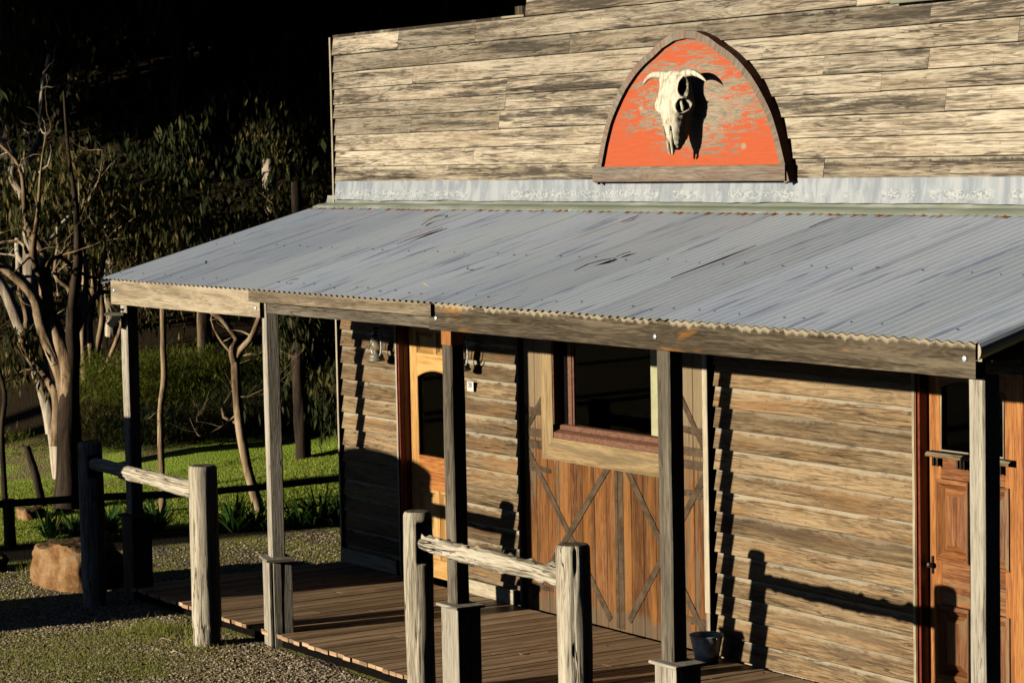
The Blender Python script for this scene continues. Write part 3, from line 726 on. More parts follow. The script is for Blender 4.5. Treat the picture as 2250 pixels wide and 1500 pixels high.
# left door (golden): plane y=.11
def door_left():
    d=empty('door',(1.57,.11,.11)); d.parent=BL; d.location=(1.57-5.5,.11,.11); d['label']='golden timber door with arched glass'
    x0,x1,y0,y1=1.135,2.075,.11,.15; gx0,gx1=1.275,1.935
    mb=MB()
    box(mb,x0,gx0-.001,y0,y1,.13,2.44,.002); box(mb,gx1+.001,x1,y0,y1,.13,2.44,.002)
    # upper rail with an arched underside, the arch cut as strips
    ap=archpts(gx0,gx1,1.955,.075)
    for (a,b) in zip(ap[:-1],ap[1:]):
        q=[(a[0],y0,a[1]),(b[0],y0,b[1]),(b[0],y0,2.13),(a[0],y0,2.13)]
        mb.face(q,[(p[0],p[2]+3) for p in q],None,(.9,.5,.2))
        mb.face([(a[0],y0,a[1]),(b[0],y0,b[1]),(b[0],y1,b[1]),(a[0],y1,a[1])],None,None,(.6,.5,.5))
    box(mb,gx0,gx1,y0,y1,2.131,2.17,.001); box(mb,gx0,gx1,y0,y1,2.37,2.44,.001)
    box(mb,1.585,1.625,y0,y1,2.171,2.369,.001); box(mb,1.585,1.625,y0,y1,.30,.93,.001); box(mb,gx0,gx1,y0,y1,.13,.299,.001)
    fr=mb.build('door_frame',M['pine'],d)
    mb=MB(); box(mb,gx0,gx1,y0-.001,y1,.931,1.235,.002,jit=.0005); mb.build('lock_rail',M['orange'],d)
    for (a,b) in ((gx0,1.584),(1.626,gx1)):
        mb=MB(); panel(mb,a+.001,b-.001,2.171,2.369,y0+.006); mb.build('door_panel',M['pine'],d)
        mb=MB(); panel(mb,a+.001,b-.001,.301,.929,y0+.006,.018,.05); mb.build('door_panel',M['pine'],d)
    mb=MB(); pts=[(gx0,1.236)]+[(gx1,1.236)]+ap[::-1]
    mb.face([(p[0],y0+.02,p[1]) for p in pts]); mb.build('glass_pane',M['glass'],d)
    mb=MB()  # beading round the glass
    tube(mb,[(gx0+.008,y0-.002,1.24),(gx0+.008,y0-.002,1.95)]+[(a[0],y0-.002,a[1]-.006) for a in ap[1:-1]]+[(gx1-.008,y0-.002,1.95),(gx1-.008,y0-.002,1.24)],[.008]*(len(ap)+2),6)
    mb.build('glass_bead',M['pine'],d)
    mb=MB(); lathe(mb,(1.985,.07,1.12),[(.0,-.02),(.022,-.015),(.026,0),(.022,.015),(0,.02)],12); box(mb,1.975,1.995,.085,.11,1.06,1.18,.002); mb.build('door_handle',M['iron'],d)
door_left()
mb=MB(); box(mb,1.1135,1.133,.002,.15,.113,2.46,.001); box(mb,2.077,2.096,.002,.15,.113,2.46,.001); box(mb,1.134,2.076,.002,.15,2.441,2.46,.001)
tube(mb,[(1.131,.055,.12),(1.131,.055,2.44)],[.008,.008],6)
mb.build('door_jamb',M['redjamb'],BL)
# right door (red-brown): plane y=.09
def door_right():
    d=empty('door',(0,0,0)); d.parent=BL; d.location=(8.63-5.5,.09,.11); d['label']='red brown panelled door with shelf under its glass'
    x0,x1,y0,y1=8.160,9.128,.09,.13; gx0,gx1=8.285,8.895
    mb=MB(); box(mb,x0,gx0-.001,y0,y1,.13,2.44,.002,jit=.0006); mb.build('stile',M['orange'],d)
    mb=MB(); box(mb,gx1+.001,x1-.07,y0,y1,.13,2.44,.002,jit=.0006); mb.build('stile',M['orange'],d)
    mb=MB()
    ap=archpts(gx0,gx1,2.315,.06)
    for (a,b) in zip(ap[:-1],ap[1:]):
        q=[(a[0],y0,a[1]),(b[0],y0,b[1]),(b[0],y0,2.44),(a[0],y0,2.44)]; mb.face(q,[(p[0],p[2]+3) for p in q])
    mb.build('arch_head',M['reddoor'],d)
    for q in ((gx0,gx1,y0,y1,1.70,1.845,.002),(gx0,gx1,y0+.002,y1,.84,1.14,.002),(gx0,gx1,y0,y1,.13,.33,.002),(8.575,8.605,y0,y1,1.141,1.699,.001),(8.575,8.605,y0,y1,.331,.839,.001)):
        mb=MB(); box(mb,*q); mb.build('door_rail',M['reddoor'],d)
    for (a,b) in ((gx0-.045,8.574),(8.606,gx1+.045)):
        for z0,z1 in ((1.142,1.698),(.332,.838)):
            mb=MB(); panel(mb,a,b,z0,z1,y0-.012,.03,.075); mb.build('door_panel',M['reddoor'],d)
    mb=MB(); pts=[(gx0,1.885),(gx1,1.885)]+ap[::-1]
    mb.face([(p[0],y0+.02,p[1]) for p in pts]); mb.build('glass_pane',M['glass'],d)
    mb=MB(); tube(mb,[(gx0+.006,y0-.002,2.31),(gx0+.006,y0-.002,1.892),(gx1-.006,y0-.002,1.892),(gx1-.006,y0-.002,2.31)],[.007]*4,6); mb.build('glass_bead',M['corner'],d)
    mb=MB(); prism(mb,(8.20,0,0),X,[(.02,1.850),(.02,1.868),(.045,1.885),(.088,1.885),(.088,1.846)],.80,Y,Z,None,6,.001)
    for xb in (8.235,8.275,8.47,8.505,8.54,8.80,8.84,8.88): box(mb,xb,xb+.018,.05,.088,1.785,1.848,.001)
    mb.build('shelf',M['clad'],d)
    mb=MB(); lathe(mb,(8.20,.055,1.10),[(.0,-.02),(.02,-.015),(.024,0),(.02,.015),(0,.02)],12); box(mb,8.193,8.207,.075,.09,1.04,1.16,.002); mb.build('door_handle',M['iron'],d)
door_right()
mb=MB(); box(mb,8.1285,8.136,-.004,.09,.113,2.46,.001); box(mb,9.06,9.125,.03,.12,.113,2.46,.004); mb.build('door_jamb',M['orange'],BL)
mb=MB(); box(mb,8.1365,8.158,.012,.13,.113,2.46,.001); box(mb,8.159,9.059,.03,.13,2.441,2.46,.001); box(mb,9.126,9.157,.03,.13,.113,2.46,.001)
mb.build('door_jamb',M['redjamb'],BL)

# ---- barn door (middle): plane y=.05
BD=empty('barn_door',(0,0,0)); BD.parent=BL; BD.location=(4.53-5.5,.05,.11); BD['label']='wide rusty brown plank double door with faded crossed straps'
mb=MB()
win=(3.55,5.30,1.50,2.80)   # cut
def vb(x0,x1):
    segs=[(.100,2.76)]
    if x1>win[0] and x0<win[1]: segs=[(.100,win[2])]
    for a,b in segs:
        L=b-a; rn=rn3()
        prism(mb,(0,0,a),Z,rect(x0+.0025,x1-.0025,.05,.075,.004),L,X,Y,rn,12,.0012)
for k in range(8): vb(3.153+.172*k,3.153+.172*(k+1))
for k in range(7): vb(4.531+.1685*k,4.531+.1685*(k+1))
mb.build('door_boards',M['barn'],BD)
mb=MB()
def strapbar(x0,z0,x1,z1,w0,w1=None,y=.0455):
    w1=w1 or w0; L=math.hypot(x1-x0,z1-z0); ux,uz=(x1-x0)/L,(z1-z0)/L; nx,nz=-uz,ux
    q=[(x0+nx*w0/2,z0+nz*w0/2),(x0-nx*w0/2,z0-nz*w0/2),(x1-nx*w1/2,z1-nz*w1/2),(x1+nx*w1/2,z1+nz*w1/2)]
    f=[(a,y,b) for a,b in q]; bk=[(a,.052,b) for a,b in q]
    mb.face(f); 
    for i in range(4):
        j=(i+1)%4; mb.face([f[i],f[j],bk[j],bk[i]])
y1,y2,y3=.0455,.0425,.0440
strapbar(3.155,1.79,3.46,1.79,.075,.055,y1); strapbar(3.155,1.609,3.47,1.609,.070,None,y2); strapbar(3.155,1.510,3.47,1.510,.074,None,y2)
strapbar(3.19,1.63,3.47,1.93,.055,None,y3)
strapbar(3.155,1.318,3.555,1.300,.075,.035,y1); strapbar(3.205,1.455,4.40,.17,.062,None,y3); strapbar(4.40,1.42,3.24,.20,.062,None,y2); 
strapbar(3.155,.30,3.56,.30,.07,.035,y1)
strapbar(4.565,.115,4.565,1.405,.060,None,y1+.0005); strapbar(4.50,.115,4.50,1.405,.040,None,y1)
strapbar(5.71,1.79,5.40,1.81,.075,.05,y1); strapbar(5.71,1.64,5.39,1.64,.066,None,y2); strapbar(5.71,1.537,5.39,1.537,.07,None,y2)
strapbar(5.69,1.67,5.40,2.05,.055,None,y3)
strapbar(5.71,1.315,5.33,1.315,.075,.04,y1); strapbar(5.69,1.47,4.66,.20,.062,None,y3); strapbar(4.66,1.42,5.69,.20,.062,None,y2)
strapbar(5.71,.32,5.33,.335,.07,.035,y1)
mb.build('iron_strap',M['strap'],BD)
for x in (3.20,3.30,3.42,5.66,5.5,5.4):
    for z in (1.79,1.31,.30):
        mb=MB(); lathe(mb,(x,.042,z),[(.0,-.005),(.007,-.004),(.009,0),(.007,.004)],8); mb.build('bolt_head',M['strap'],BD)
mb=MB(); box(mb,3.133,3.152,.0,.07,.1,2.95,.002,jit=.001); mb.build('edge_board',M['postdark'],BD)
# door stop shade strip behind
mb=MB(); box(mb,3.13,5.86,.080,.10,.1,1.50,0); mb.build('backing_boards',M['dark'],BD)

# ---- window
WN=empty('window',(0,0,0)); WN.parent=BL; WN.location=(4.44-5.5,.03,1.5); WN['label']='dark window with mitred timber surround and dusty red frame'
mb=MB()
def quadboard(pts,y0,y1,vert,rn=None):
    rn=rn or rn3(); o=(R.uniform(0,50),R.uniform(0,50))
    f=[(a,y0,b) for a,b in pts]; bk=[(a,y1,b) for a,b in pts]
    uvf=lambda q:[(o[0]+(p[2] if vert else p[0]),o[1]+(p[0] if vert else p[2])+p[1]) for p in q]
    mb.face(f,uvf(f),None,rn)
    n=len(pts)
    for i in range(n):
        j=(i+1)%n; q=[f[i],f[j],bk[j],bk[i]]; mb.face(q,uvf(q),None,rn)
quadboard([(3.469,1.408),(3.640,1.594),(3.640,2.95),(3.469,2.95)],.018,.05,True)
quadboard([(3.471,1.406),(5.385,1.406),(5.215,1.592),(3.642,1.592)],.016,.05,False)
quadboard([(5.387,1.408),(5.387,2.95),(5.217,2.95),(5.217,1.594)],.018,.05,True)
mb.build('window_surround',M['framewood'],WN)
mb=MB()
# red sill: two sloping steps, stiles, reveal
prism(mb,(3.642,0,0),X,[(.024,1.594),(.024,1.636),(.030,1.642),(.085,1.662),(.085,1.70),(.14,1.705),(.14,1.594)],1.573,Y,Z)
box(mb,3.642,3.655,.024,.15,1.706,2.74,.001); box(mb,5.202,5.214,.024,.15,1.706,2.74,.001)
box(mb,3.760,3.815,.095,.13,1.706,2.74,.004); box(mb,3.842-.02,3.842,.10,.128,1.706,2.74,.003); box(mb,5.145,5.20,.095,.13,1.706,2.74,.004)
box(mb,3.816,5.144,.095,.13,2.70,2.74,.002)
mb.build('window_frame',M['redframe'],WN)
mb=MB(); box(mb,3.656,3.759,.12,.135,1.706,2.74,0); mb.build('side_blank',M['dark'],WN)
mb=MB(); mb.face([(3.84,.112,1.706),(5.145,.112,1.706),(5.145,.112,2.70),(3.84,.112,2.70)]); mb.build('glass_pane',M['glass'],WN)
# things standing inside the room
mb=MB(); box(mb,4.535,4.72,.38,.43,.12,2.6,.004,jit=.002); o=mb.build('interior_post',M['cream']); tag(o,'pale cream painted post seen through the window behind the second verandah post from right','post')
mb=MB()
for k in range(26):
    x=2.735+k*.0152; box(mb,x,x+.008,1.19,1.20,1.615,1.652,0)
o=mb.build('vent_grille',M['grille']); tag(o,'small pale slatted vent grille glimpsed deep inside the dark window','grille')

# ------------------------------------------------------------------ things on the parapet
AT=[(0,4.85),(.12,4.838),(.25,4.785),(.347,4.723),(.45,4.665),(.543,4.595),(.65,4.49),(.72,4.40),(.80,4.28),(.853,4.18),(.91,4.02),(.955,3.86),(1.0,3.717)]
def archz(u):
    u=abs(u)
    for (a,b),(c,d) in zip(AT[:-1],AT[1:]):
        if u<=c: return b+(d-b)*(u-a)/(c-a)
    return AT[-1][1]
CX,HW=5.67,1.235
SG=empty('arched_sign',(CX,-.06,3.71),'pointed arch board of flaking orange red paint framed in grey timber on the parapet','sign board')
us=[-1+2*i/64 for i in range(65)]
outer=[(CX+HW*u,archz(u)) for u in us]
def inset(pts,d):
    out=[]
    for i,p in enumerate(pts):
        a=pts[max(0,i-1)]; b=pts[min(len(pts)-1,i+1)]; tx,tz=b[0]-a[0],b[1]-a[1]; l=math.hypot(tx,tz); nx,nz=tz/l,-tx/l
        out.append((p[0]+nx*d,p[1]+nz*d))
    return out
inner=inset(outer,.058); inner[32]=(CX,inner[32][1])
mb=MB()
for i in range(64):
    a,b=inner[i],inner[i+1]; za,zb=max(a[1],3.80),max(b[1],3.80)
    q=[(a[0],-.045,3.80),(b[0],-.045,3.80),(b[0],-.045,zb),(a[0],-.045,za)]
    f=lambda p:((p[0]-CX)/2.5+.5,(p[2]-3.71)/1.14)
    mb.face(q,[(p[0],p[2]) for p in q],[f(p) for p in q])
mb.build('painted_panel',M['redsign'],SG)
mb=MB()
for lo,hi in ((0,32),(32,64)):
    rn=rn3(); s=0
    for i in range(lo,hi):
        a,b,c,d=outer[i],outer[i+1],inner[i+1],inner[i]; L=math.hypot(b[0]-a[0],b[1]-a[1])
        yf=-.080 if lo==32 else -.074
        # grain runs across the frame: short staves
        mb.face([(a[0],yf,a[1]),(b[0],yf,b[1]),(c[0],yf,c[1]),(d[0],yf,d[1])],[(0,s),(0,s+L),(.09,s+L),(.09,s)],None,rn)
        mb.face([(d[0],yf,d[1]),(c[0],yf,c[1]),(c[0],-.045,c[1]),(d[0],-.045,d[1])],[(0,s),(0,s+L),(.05,s+L),(.05,s)],None,rn)
        mb.face([(a[0],yf,a[1]),(b[0],yf,b[1]),(b[0],.0,b[1]),(a[0],.0,a[1])],[(s,0),(s+L,0),(s+L,.1),(s,.1)],None,rn,1)
        s+=L
mb.build('arch_frame',[M['signframe'],M['signedge']],SG)
mb=MB(); box(mb,4.45,6.875,-.095,-.01,3.717,3.835,.004,jit=.002); mb.build('base_rail',M['signframe'],SG)

# cow skull: lofted bone surface with sunk sockets
SK=empty('cow_skull',(5.66,-.12,4.2),'bleached horned cow skull hanging on the red arched board','skull')
prof=[(4.545,.075,.04,0),(4.53,.125,.06,0),(4.50,.142,.08,0),(4.45,.132,.09,0),(4.40,.132,.10,0),(4.34,.150,.11,0),(4.29,.158,.115,0),(4.25,.142,.115,0),(4.21,.112,.110,0),(4.16,.096,.105,.0),(4.10,.086,.098,.0),(4.05,.074,.085,0),(4.01,.058,.06,0),(3.98,.040,.040,0),(3.955,.025,.025,0)]
def pint(z):
    for a,b in zip(prof[:-1],prof[1:]):
        if b[0]<=z<=a[0]:
            k=(a[0]-z)/(a[0]-b[0]); k2=k*k*(3-2*k); return a[1]+(b[1]-a[1])*k2, a[2]+(b[2]-a[2])*k2
    return prof[-1][1],prof[-1][2]
SKX=5.70; NZ,NA=110,110
def skull_hole(z,th):
    a=(th+math.pi)%(2*math.pi)-math.pi
    for sgn in (1,-1):
        q=a if sgn>0 else ((math.pi-a+math.pi)%(2*math.pi)-math.pi)
        for (zc,hz_,ac,ha) in ((4.285,.042,-.38,.36),(4.42,.060,-.30,.30)):
            if math.hypot((z-zc)/hz_,(q-ac)/ha)<.92: return True
    for ac in (-math.pi/2-.50,-math.pi/2+.40):
        if math.hypot((z-4.06)/.085,(a-ac)/.17)<.9: return True
    return False
def skull_pt(z,th,hollow=1.0):
    w,dp=pint(z)
    # superellipse section; th=-90deg is the face front (-y)
    c,s=math.cos(th),math.sin(th); e=.80
    x=math.copysign(abs(c)**e,c)*w; y=math.copysign(abs(s)**e,s)*dp
    k=1.0
    nz=mnoise.fractal(Vector((x*14,y*14,z*7)),1,2,4); k+=.05*nz
    for sgn in (1,-1):
        # eye socket and temple hollow on each side
        for (zc,hz_,ac,ha,dep,rim) in ((4.285,.048,-.38,.40,.20,.14),(4.42,.068,-.30,.34,.16,.10)):
            ang=th if sgn>0 else math.pi-th
            ang=(ang+math.pi)%(2*math.pi)-math.pi
            dd=math.hypot((z-zc)/hz_,(ang-ac)/ha)
            if dd<1: k*=1-dep*(1-dd**3)
            elif dd<1.45: k*=1+rim*math.sin((dd-1)/.45*math.pi)
        # cheek tooth row hollow
    # nasal opening: two slots at the front of the muzzle
    ang=(th+math.pi)%(2*math.pi)-math.pi
    for ac in (-math.pi/2-.42,-math.pi/2+.42):
        dd=math.hypot((z-4.055)/.095,(ang-ac)/.22)
        if dd<1: k*=1-.15*(1-dd**2)
    # side hollow on muzzle left
    dd=math.hypot((z-4.13)/.09,(ang+2.75)/.3)
    if dd<1: k*=1-.35*(1-dd**2)
    return (SKX+x*k*hollow+(4.5-z)*.07,-.18+y*k*hollow*.95-(4.5-z)*.05,z)
mb=MB(); rows=[]
for i in range(NZ+1):
    z=4.545-(4.545-3.955)*i/NZ
    rows.append([skull_pt(z,2*math.pi*j/NA) for j in range(NA)])
mb.grid(rows,lambda i,j:(i/NZ,j/NA),lambda i,j:(0,0),(.5,.5,.5),closed_v=True)
keep=[]
for fi,f in enumerate(mb.f):
    i,j=divmod(fi,NA); z=4.545-(4.545-3.955)*(i+.5)/NZ
    if not skull_hole(z,2*math.pi*(j+.5)/NA): keep.append(fi)
mb.f=[mb.f[q] for q in keep]; mb.uv=[mb.uv[4*q+e] for q in keep for e in range(4)]; mb.fr=[mb.fr[4*q+e] for q in keep for e in range(4)]; mb.rn=[mb.rn[q] for q in keep]; mb.mi=[mb.mi[q] for q in keep]
mb.face(rows[0]); mb.face(rows[-1][::-1])
rows=[[skull_pt(4.53-(4.53-3.97)*i/40,2*math.pi*j/40,.80) for j in range(40)] for i in range(41)]
mb.grid(rows,lambda i,j:(0,0),lambda i,j:(0,0),(.5,.5,.5),mi=1,closed_v=True)  # inner shell coloured near black for the shade inside the sockets
# premaxilla prongs
for dx in (.005,.058):
    tube(mb,[(SKX+dx*.8,-.265,4.10),(SKX+dx*.9,-.262,4.0),(SKX+dx*.8,-.250,3.945),(SKX+dx*.5,-.242,3.922)],[.018,.014,.015,.008],10,jit=.2)
# orbital rims and cheek ridges
for sg in (1,-1):
    pts=[(SKX+sg*(.118+.034*math.sin(a)),-.235-.03*math.cos(a)*.6,4.285+.060*math.cos(a)) for a in [k*math.pi/5-.1 for k in range(7)]]
    tube(mb,pts,[.008,.011,.014,.016,.016,.012,.007],8,jit=.2)
    tube(mb,[(SKX+sg*.085,-.22,4.22),(SKX+sg*.098,-.20,4.15),(SKX+sg*.078,-.18,4.07)],[.014,.018,.010],8,jit=.3)
mb.build('skull_bone',[M['bone'],M['dark']],SK,smooth=True)
for sg in (-1,1):
    mb=MB(); pts=[]; rr=[]
    for k in range(14):
        q=k/13.0
        x=SKX+sg*(.08+(.34 if sg<0 else .30)*q**.9); z=4.508+.028*math.sin(q*math.pi*.8)-.07*q**2.5
        y=-.18-(.02*math.sin(q*3.0)) 
        pts.append((x,y,z)); rr.append(.032*(1-q)**.55*(1-.15*q)+.003)
    tube(mb,pts,rr,12,jit=.12); mb.build('horn',M['bone'],SK,smooth=True)
mb=MB(); tube(mb,[(SKX,-.20,4.47),(SKX,-.06,4.49)],[.006,.006],6); mb.build('hanging_hook',M['iron'],SK)

# grey-green board at top right, offcuts on the parapet step
mb=MB(); box(mb,7.97,10.55,-.055,-.012,4.905,5.45,.004); o=mb.build('sign_board',M['green']); tag(o,'plain grey green board fixed high on the parapet, only its lower edge in view','sign board')
mb=MB(); box(mb,3.00,3.345,.00,.045,5.092,5.110,.003,jit=.003); o=mb.build('timber_offcut',M['fasciapale']); tag(o,'thin pinkish timber offcut lying flat on the lower parapet top','offcut')
mb=MB(); prism(mb,(3.335,.0,5.1115),Z,[(-.12,0),(-.02,0),(.0,.05),(-.10,.05)],.07,X,Y,None,3,.004); o=mb.build('timber_offcut',M['fasciadark']); tag(o,'short dark timber block standing against the parapet step','offcut')

# ------------------------------------------------------------------ lanterns
def lantern(x,z,label):
    L=empty('lantern',(x,-.13,z),label,'lantern',group='lanterns beside the golden door')
    y=-.13
    mb=MB(); lathe(mb,(x,y,z),[(.0,0),(.072,0),(.078,.012),(.074,.022),(.066,.026),(.066,.05),(.058,.062),(.030,.072),(.028,.082)],24); mb.build('fuel_base',M['metalgrey'],L,smooth=True)
    mb=MB(); lathe(mb,(x,y,z),[(.028,.084),(.045,.098),(.056,.13),(.056,.165),(.042,.20),(.034,.215)],24); mb.build('glass_globe',M['lglass'],L,smooth=True)
    mb=MB(); lathe(mb,(x,y,z),[(.034,.214),(.050,.222),(.046,.238),(.026,.246),(.026,.285),(.036,.290),(.030,.305),(.0,.312)],20); mb.build('chimney_top',M['iron'],L,smooth=True)
    mb=MB()
    for sg in (-1,1):
        tube(mb,[(x+sg*.03,y,z+.255),(x+sg*.070,y,z+.250),(x+sg*.088,y,z+.21),(x+sg*.092,y,z+.14),(x+sg*.084,y,z+.085),(x+sg*.062,y,z+.055)],[.0075]*6,8)
    mb.build('side_tube',M['steel'],L,smooth=True)
    mb=MB(); tube(mb,[(x-.085,y+.01,z+.23),(x-.06,y+.02,z+.33),(x,y+.03,z+.36),(x+.06,y+.02,z+.33),(x+.085,y+.01,z+.23)],[.003]*5,5)
    tube(mb,[(x-.05,y-.052,z+.20),(x,y-.062,z+.15),(x+.05,y-.052,z+.10)],[.0022]*3,5); tube(mb,[(x+.05,y-.052,z+.20),(x,y-.062,z+.15),(x-.05,y-.052,z+.10)],[.0022]*3,5)
    mb.build('wire_handle',M['iron'],L)
    mb=MB(); tube(mb,[(x,y+.03,z+.355),(x,y+.06,z+.40),(x,.02,z+.42)],[.006]*3,6); mb.build('bracket',M['iron'],L)
    return L
lantern(.955,2.088,'old oil lantern hanging on the boards left of the golden door')
lantern(2.46,2.09,'old oil lantern hanging in shade right of the golden door')
# small number plate
NP=empty('number_plate',(2.40,-.02,1.945),'tiny white plate with grey figures under the right hand lantern','plate')
mb=MB(); box(mb,2.35,2.455,-.018,-.012,1.90,1.985,.001); mb.build('plate',M['white'],NP)
cu=bpy.data.curves.new('numerals','FONT'); cu.body='20'; cu.size=.062; cu.extrude=.001; cu.align_x='CENTER'; cu.align_y='CENTER'
o=bpy.data.objects.new('numerals',cu); COL.objects.link(o); o.data.materials.append(M['ink']); o.parent=NP; o.location=(.0,-.0005,.008); o.rotation_euler=(rad(90),0,0)
# convert the text to mesh
dg=bpy.context.evaluated_depsgraph_get(); me=bpy.data.meshes.new_from_object(o.evaluated_get(dg)); 
o2=bpy.data.objects.new('numerals',me); COL.objects.link(o2); o2.parent=NP; o2.location=(.0,.0005,.008); o2.rotation_euler=(rad(90),0,0); bpy.data.objects.remove(o)
o2.name='numerals'

# floodlight on the left corner post
FL=empty('floodlight',(-.03,-2.27,2.55),'small floodlight with pale lens tilted down on the far left verandah post','floodlight')
mb=MB()
ax=V(-.55,-.25,-.80); ax/=np.linalg.norm(ax)
def obox(mb,c,u,v,w,su,sv,sw,rn=None):
    c,u,v,w=[V(*k) for k in (c,u,v,w)]
    P=[c+u*a*su+v*b*sv+w*d*sw for a in(-1,1) for b in(-1,1) for d in(-1,1)]
    for f in ((0,1,3,2),(4,6,7,5),(0,4,5,1),(2,3,7,6),(0,2,6,4),(1,5,7,3)): mb.face([P[i] for i in f])
uu=V(.25,-.75,-.6); uu/=np.linalg.norm(uu); vv=np.cross(ax,uu); vv/=np.linalg.norm(vv); uu=np.cross(vv,ax)
uu=V(-.35,-.62,.0); uu/=np.linalg.norm(uu); dn=V(-.30,-.52,-.62); dn/=np.linalg.norm(dn); sd=np.cross(uu,V(0,0,1)); sd/=np.linalg.norm(sd); nn=np.cross(sd,dn); nn/=np.linalg.norm(nn)
c0=V(-.01,-2.29,2.535)
obox(mb,c0,sd,nn,dn,.075,.028,.065); mb.build('housing',M['blackplastic'],FL)
mb=MB(); obox(mb,c0-dn*.004+uu*.0+V(0,0,.052),sd,V(0,0,1),uu,.08,.012,.085); mb.build('hood',M['metalgrey'],FL)
mb=MB(); obox(mb,c0+(nn if nn[2]<0 else -nn)*.030+dn*.012,sd,nn,dn,.062,.004,.048); mb.build('lens',M['lens'],FL)
mb=MB(); tube(mb,[(.03,-2.215,2.63),(.0,-2.27,2.62),(-.01,-2.28,2.58)],[.01,.01,.01],6); mb.build('bracket',M['iron'],FL)

# ------------------------------------------------------------------ bucket
BK=empty('metal_bucket',(6.02,-.21,.115),'small grey metal bucket with flared rim on the deck beside the barn door','bucket')
mb=MB(); c=(6.02,-.21,.115)
lathe(mb,c,[(.0,.002),(.082,.002),(.086,.0),(.096,.07),(.099,.075),(.099,.079),(.104,.12),(.112,.165),(.116,.168),(.116,.172),(.122,.205),(.128,.212),(.130,.208),(.125,.203),(.118,.17),(.100,.08),(.084,.008),(.0,.008)],36)
mb.build('bucket_body',M['steel'],BK,smooth=True)
mb=MB(); tube(mb,[(c[0]-.128,c[1],c[2]+.195),(c[0]-.118,c[1]+.05,c[2]+.19),(c[0]-.06,c[1]+.115,c[2]+.185),(c[0],c[1]+.132,c[2]+.183),(c[0]+.06,c[1]+.115,c[2]+.185),(c[0]+.128,c[1],c[2]+.195)],[.003]*6,5); mb.build('wire_handle',M['steel'],BK)
mb=MB(); mb.face([(5.80,-.16,.118),(5.845,-.20,.118),(5.86,-.13,.20)]); mb.face([(5.845,-.20,.118),(5.87,-.12,.118),(5.86,-.13,.20)]); mb.face([(5.80,-.16,.118),(5.86,-.13,.20),(5.87,-.12,.118)])
o=mb.build('wedge',M['corner']); tag(o,'small pale wedge of timber standing on the deck left of the bucket','wedge')

# ------------------------------------------------------------------ hitching rails
def roundpost(mbx,cx,cy,r,h,mat,parent,notch=None,seed=0,lean=(0,0)):
    mb=MB(); n=60; nz=90; rows=[]; uo=(R.uniform(0,50),R.uniform(0,50))
    cr=[(R.uniform(0,6.28),R.uniform(.2,h),R.uniform(.2,.6),R.uniform(.010,.02)) for _ in range(9)]
    for i in range(nz+1):
        z=h*i/nz; row=[]
        for j in range(n):
            th=2*math.pi*j/n; c,s=math.cos(th),math.sin(th)
            rr=r*(1+.055*mnoise.noise(Vector((c*.9+seed,s*.9,z*1.3)))*1.6+.018*mnoise.noise(Vector((c*7+seed,s*7,z*2.0))))
            for (ta,zc,lz,dp) in cr:
                tw=ta+.25*mnoise.noise(Vector((z*3,ta,seed)))
                dth=abs((th-tw+math.pi)%(2*math.pi)-math.pi)
                if dth<.075 and abs(z-zc)<lz: rr-=dp*(1-dth/.075)*(1-(abs(z-zc)/lz)**2)
            if z>h-.03: rr*=1-.14*((z-h+.03)/.03)**2
            # broken outer shell near the foot
            if z<.16+.03*mnoise.noise(Vector((c*4+seed,s*4,0)))+.02*math.sin(th*9): rr*=.93
            if notch:
                nx,z0,z1,hw=notch
                if z0<z<z1 and c*nx>.45 and abs(s)<hw: rr=min(rr,r*.42/max(.45,abs(c)))
            row.append((cx+rr*c+lean[0]*z,cy+rr*s+lean[1]*z,z))
        rows.append(row)
    mb.grid(rows,lambda i,j:(uo[0]+h*i/nz,uo[1]+r*2*math.pi*j/n),lambda i,j:(0,.5),(.55,.5,.4),closed_v=True)
    # end grain cap, slightly domed and rough
    top=rows[-1]; cxx=sum(p[0] for p in top)/n; cyy=sum(p[1] for p in top)/n
    rings=[top]
    for k in (.75,.5,.25):
        rings.append([(cxx+(p[0]-cxx)*k,cyy+(p[1]-cyy)*k,h+.006*mnoise.noise(Vector((p[0]*30*k,p[1]*30*k,k)))+.004) for p in top])
    mb.grid(rings,lambda i,j:(j*.03,i*.3),lambda i,j:(0,.5),(.4,.5,.5),mi=1,closed_v=True)
    mb.face(rings[-1],None,None,(.4,.5,.5),1)
    return mb.build('post',[mat,M['logend']],parent,smooth=True)
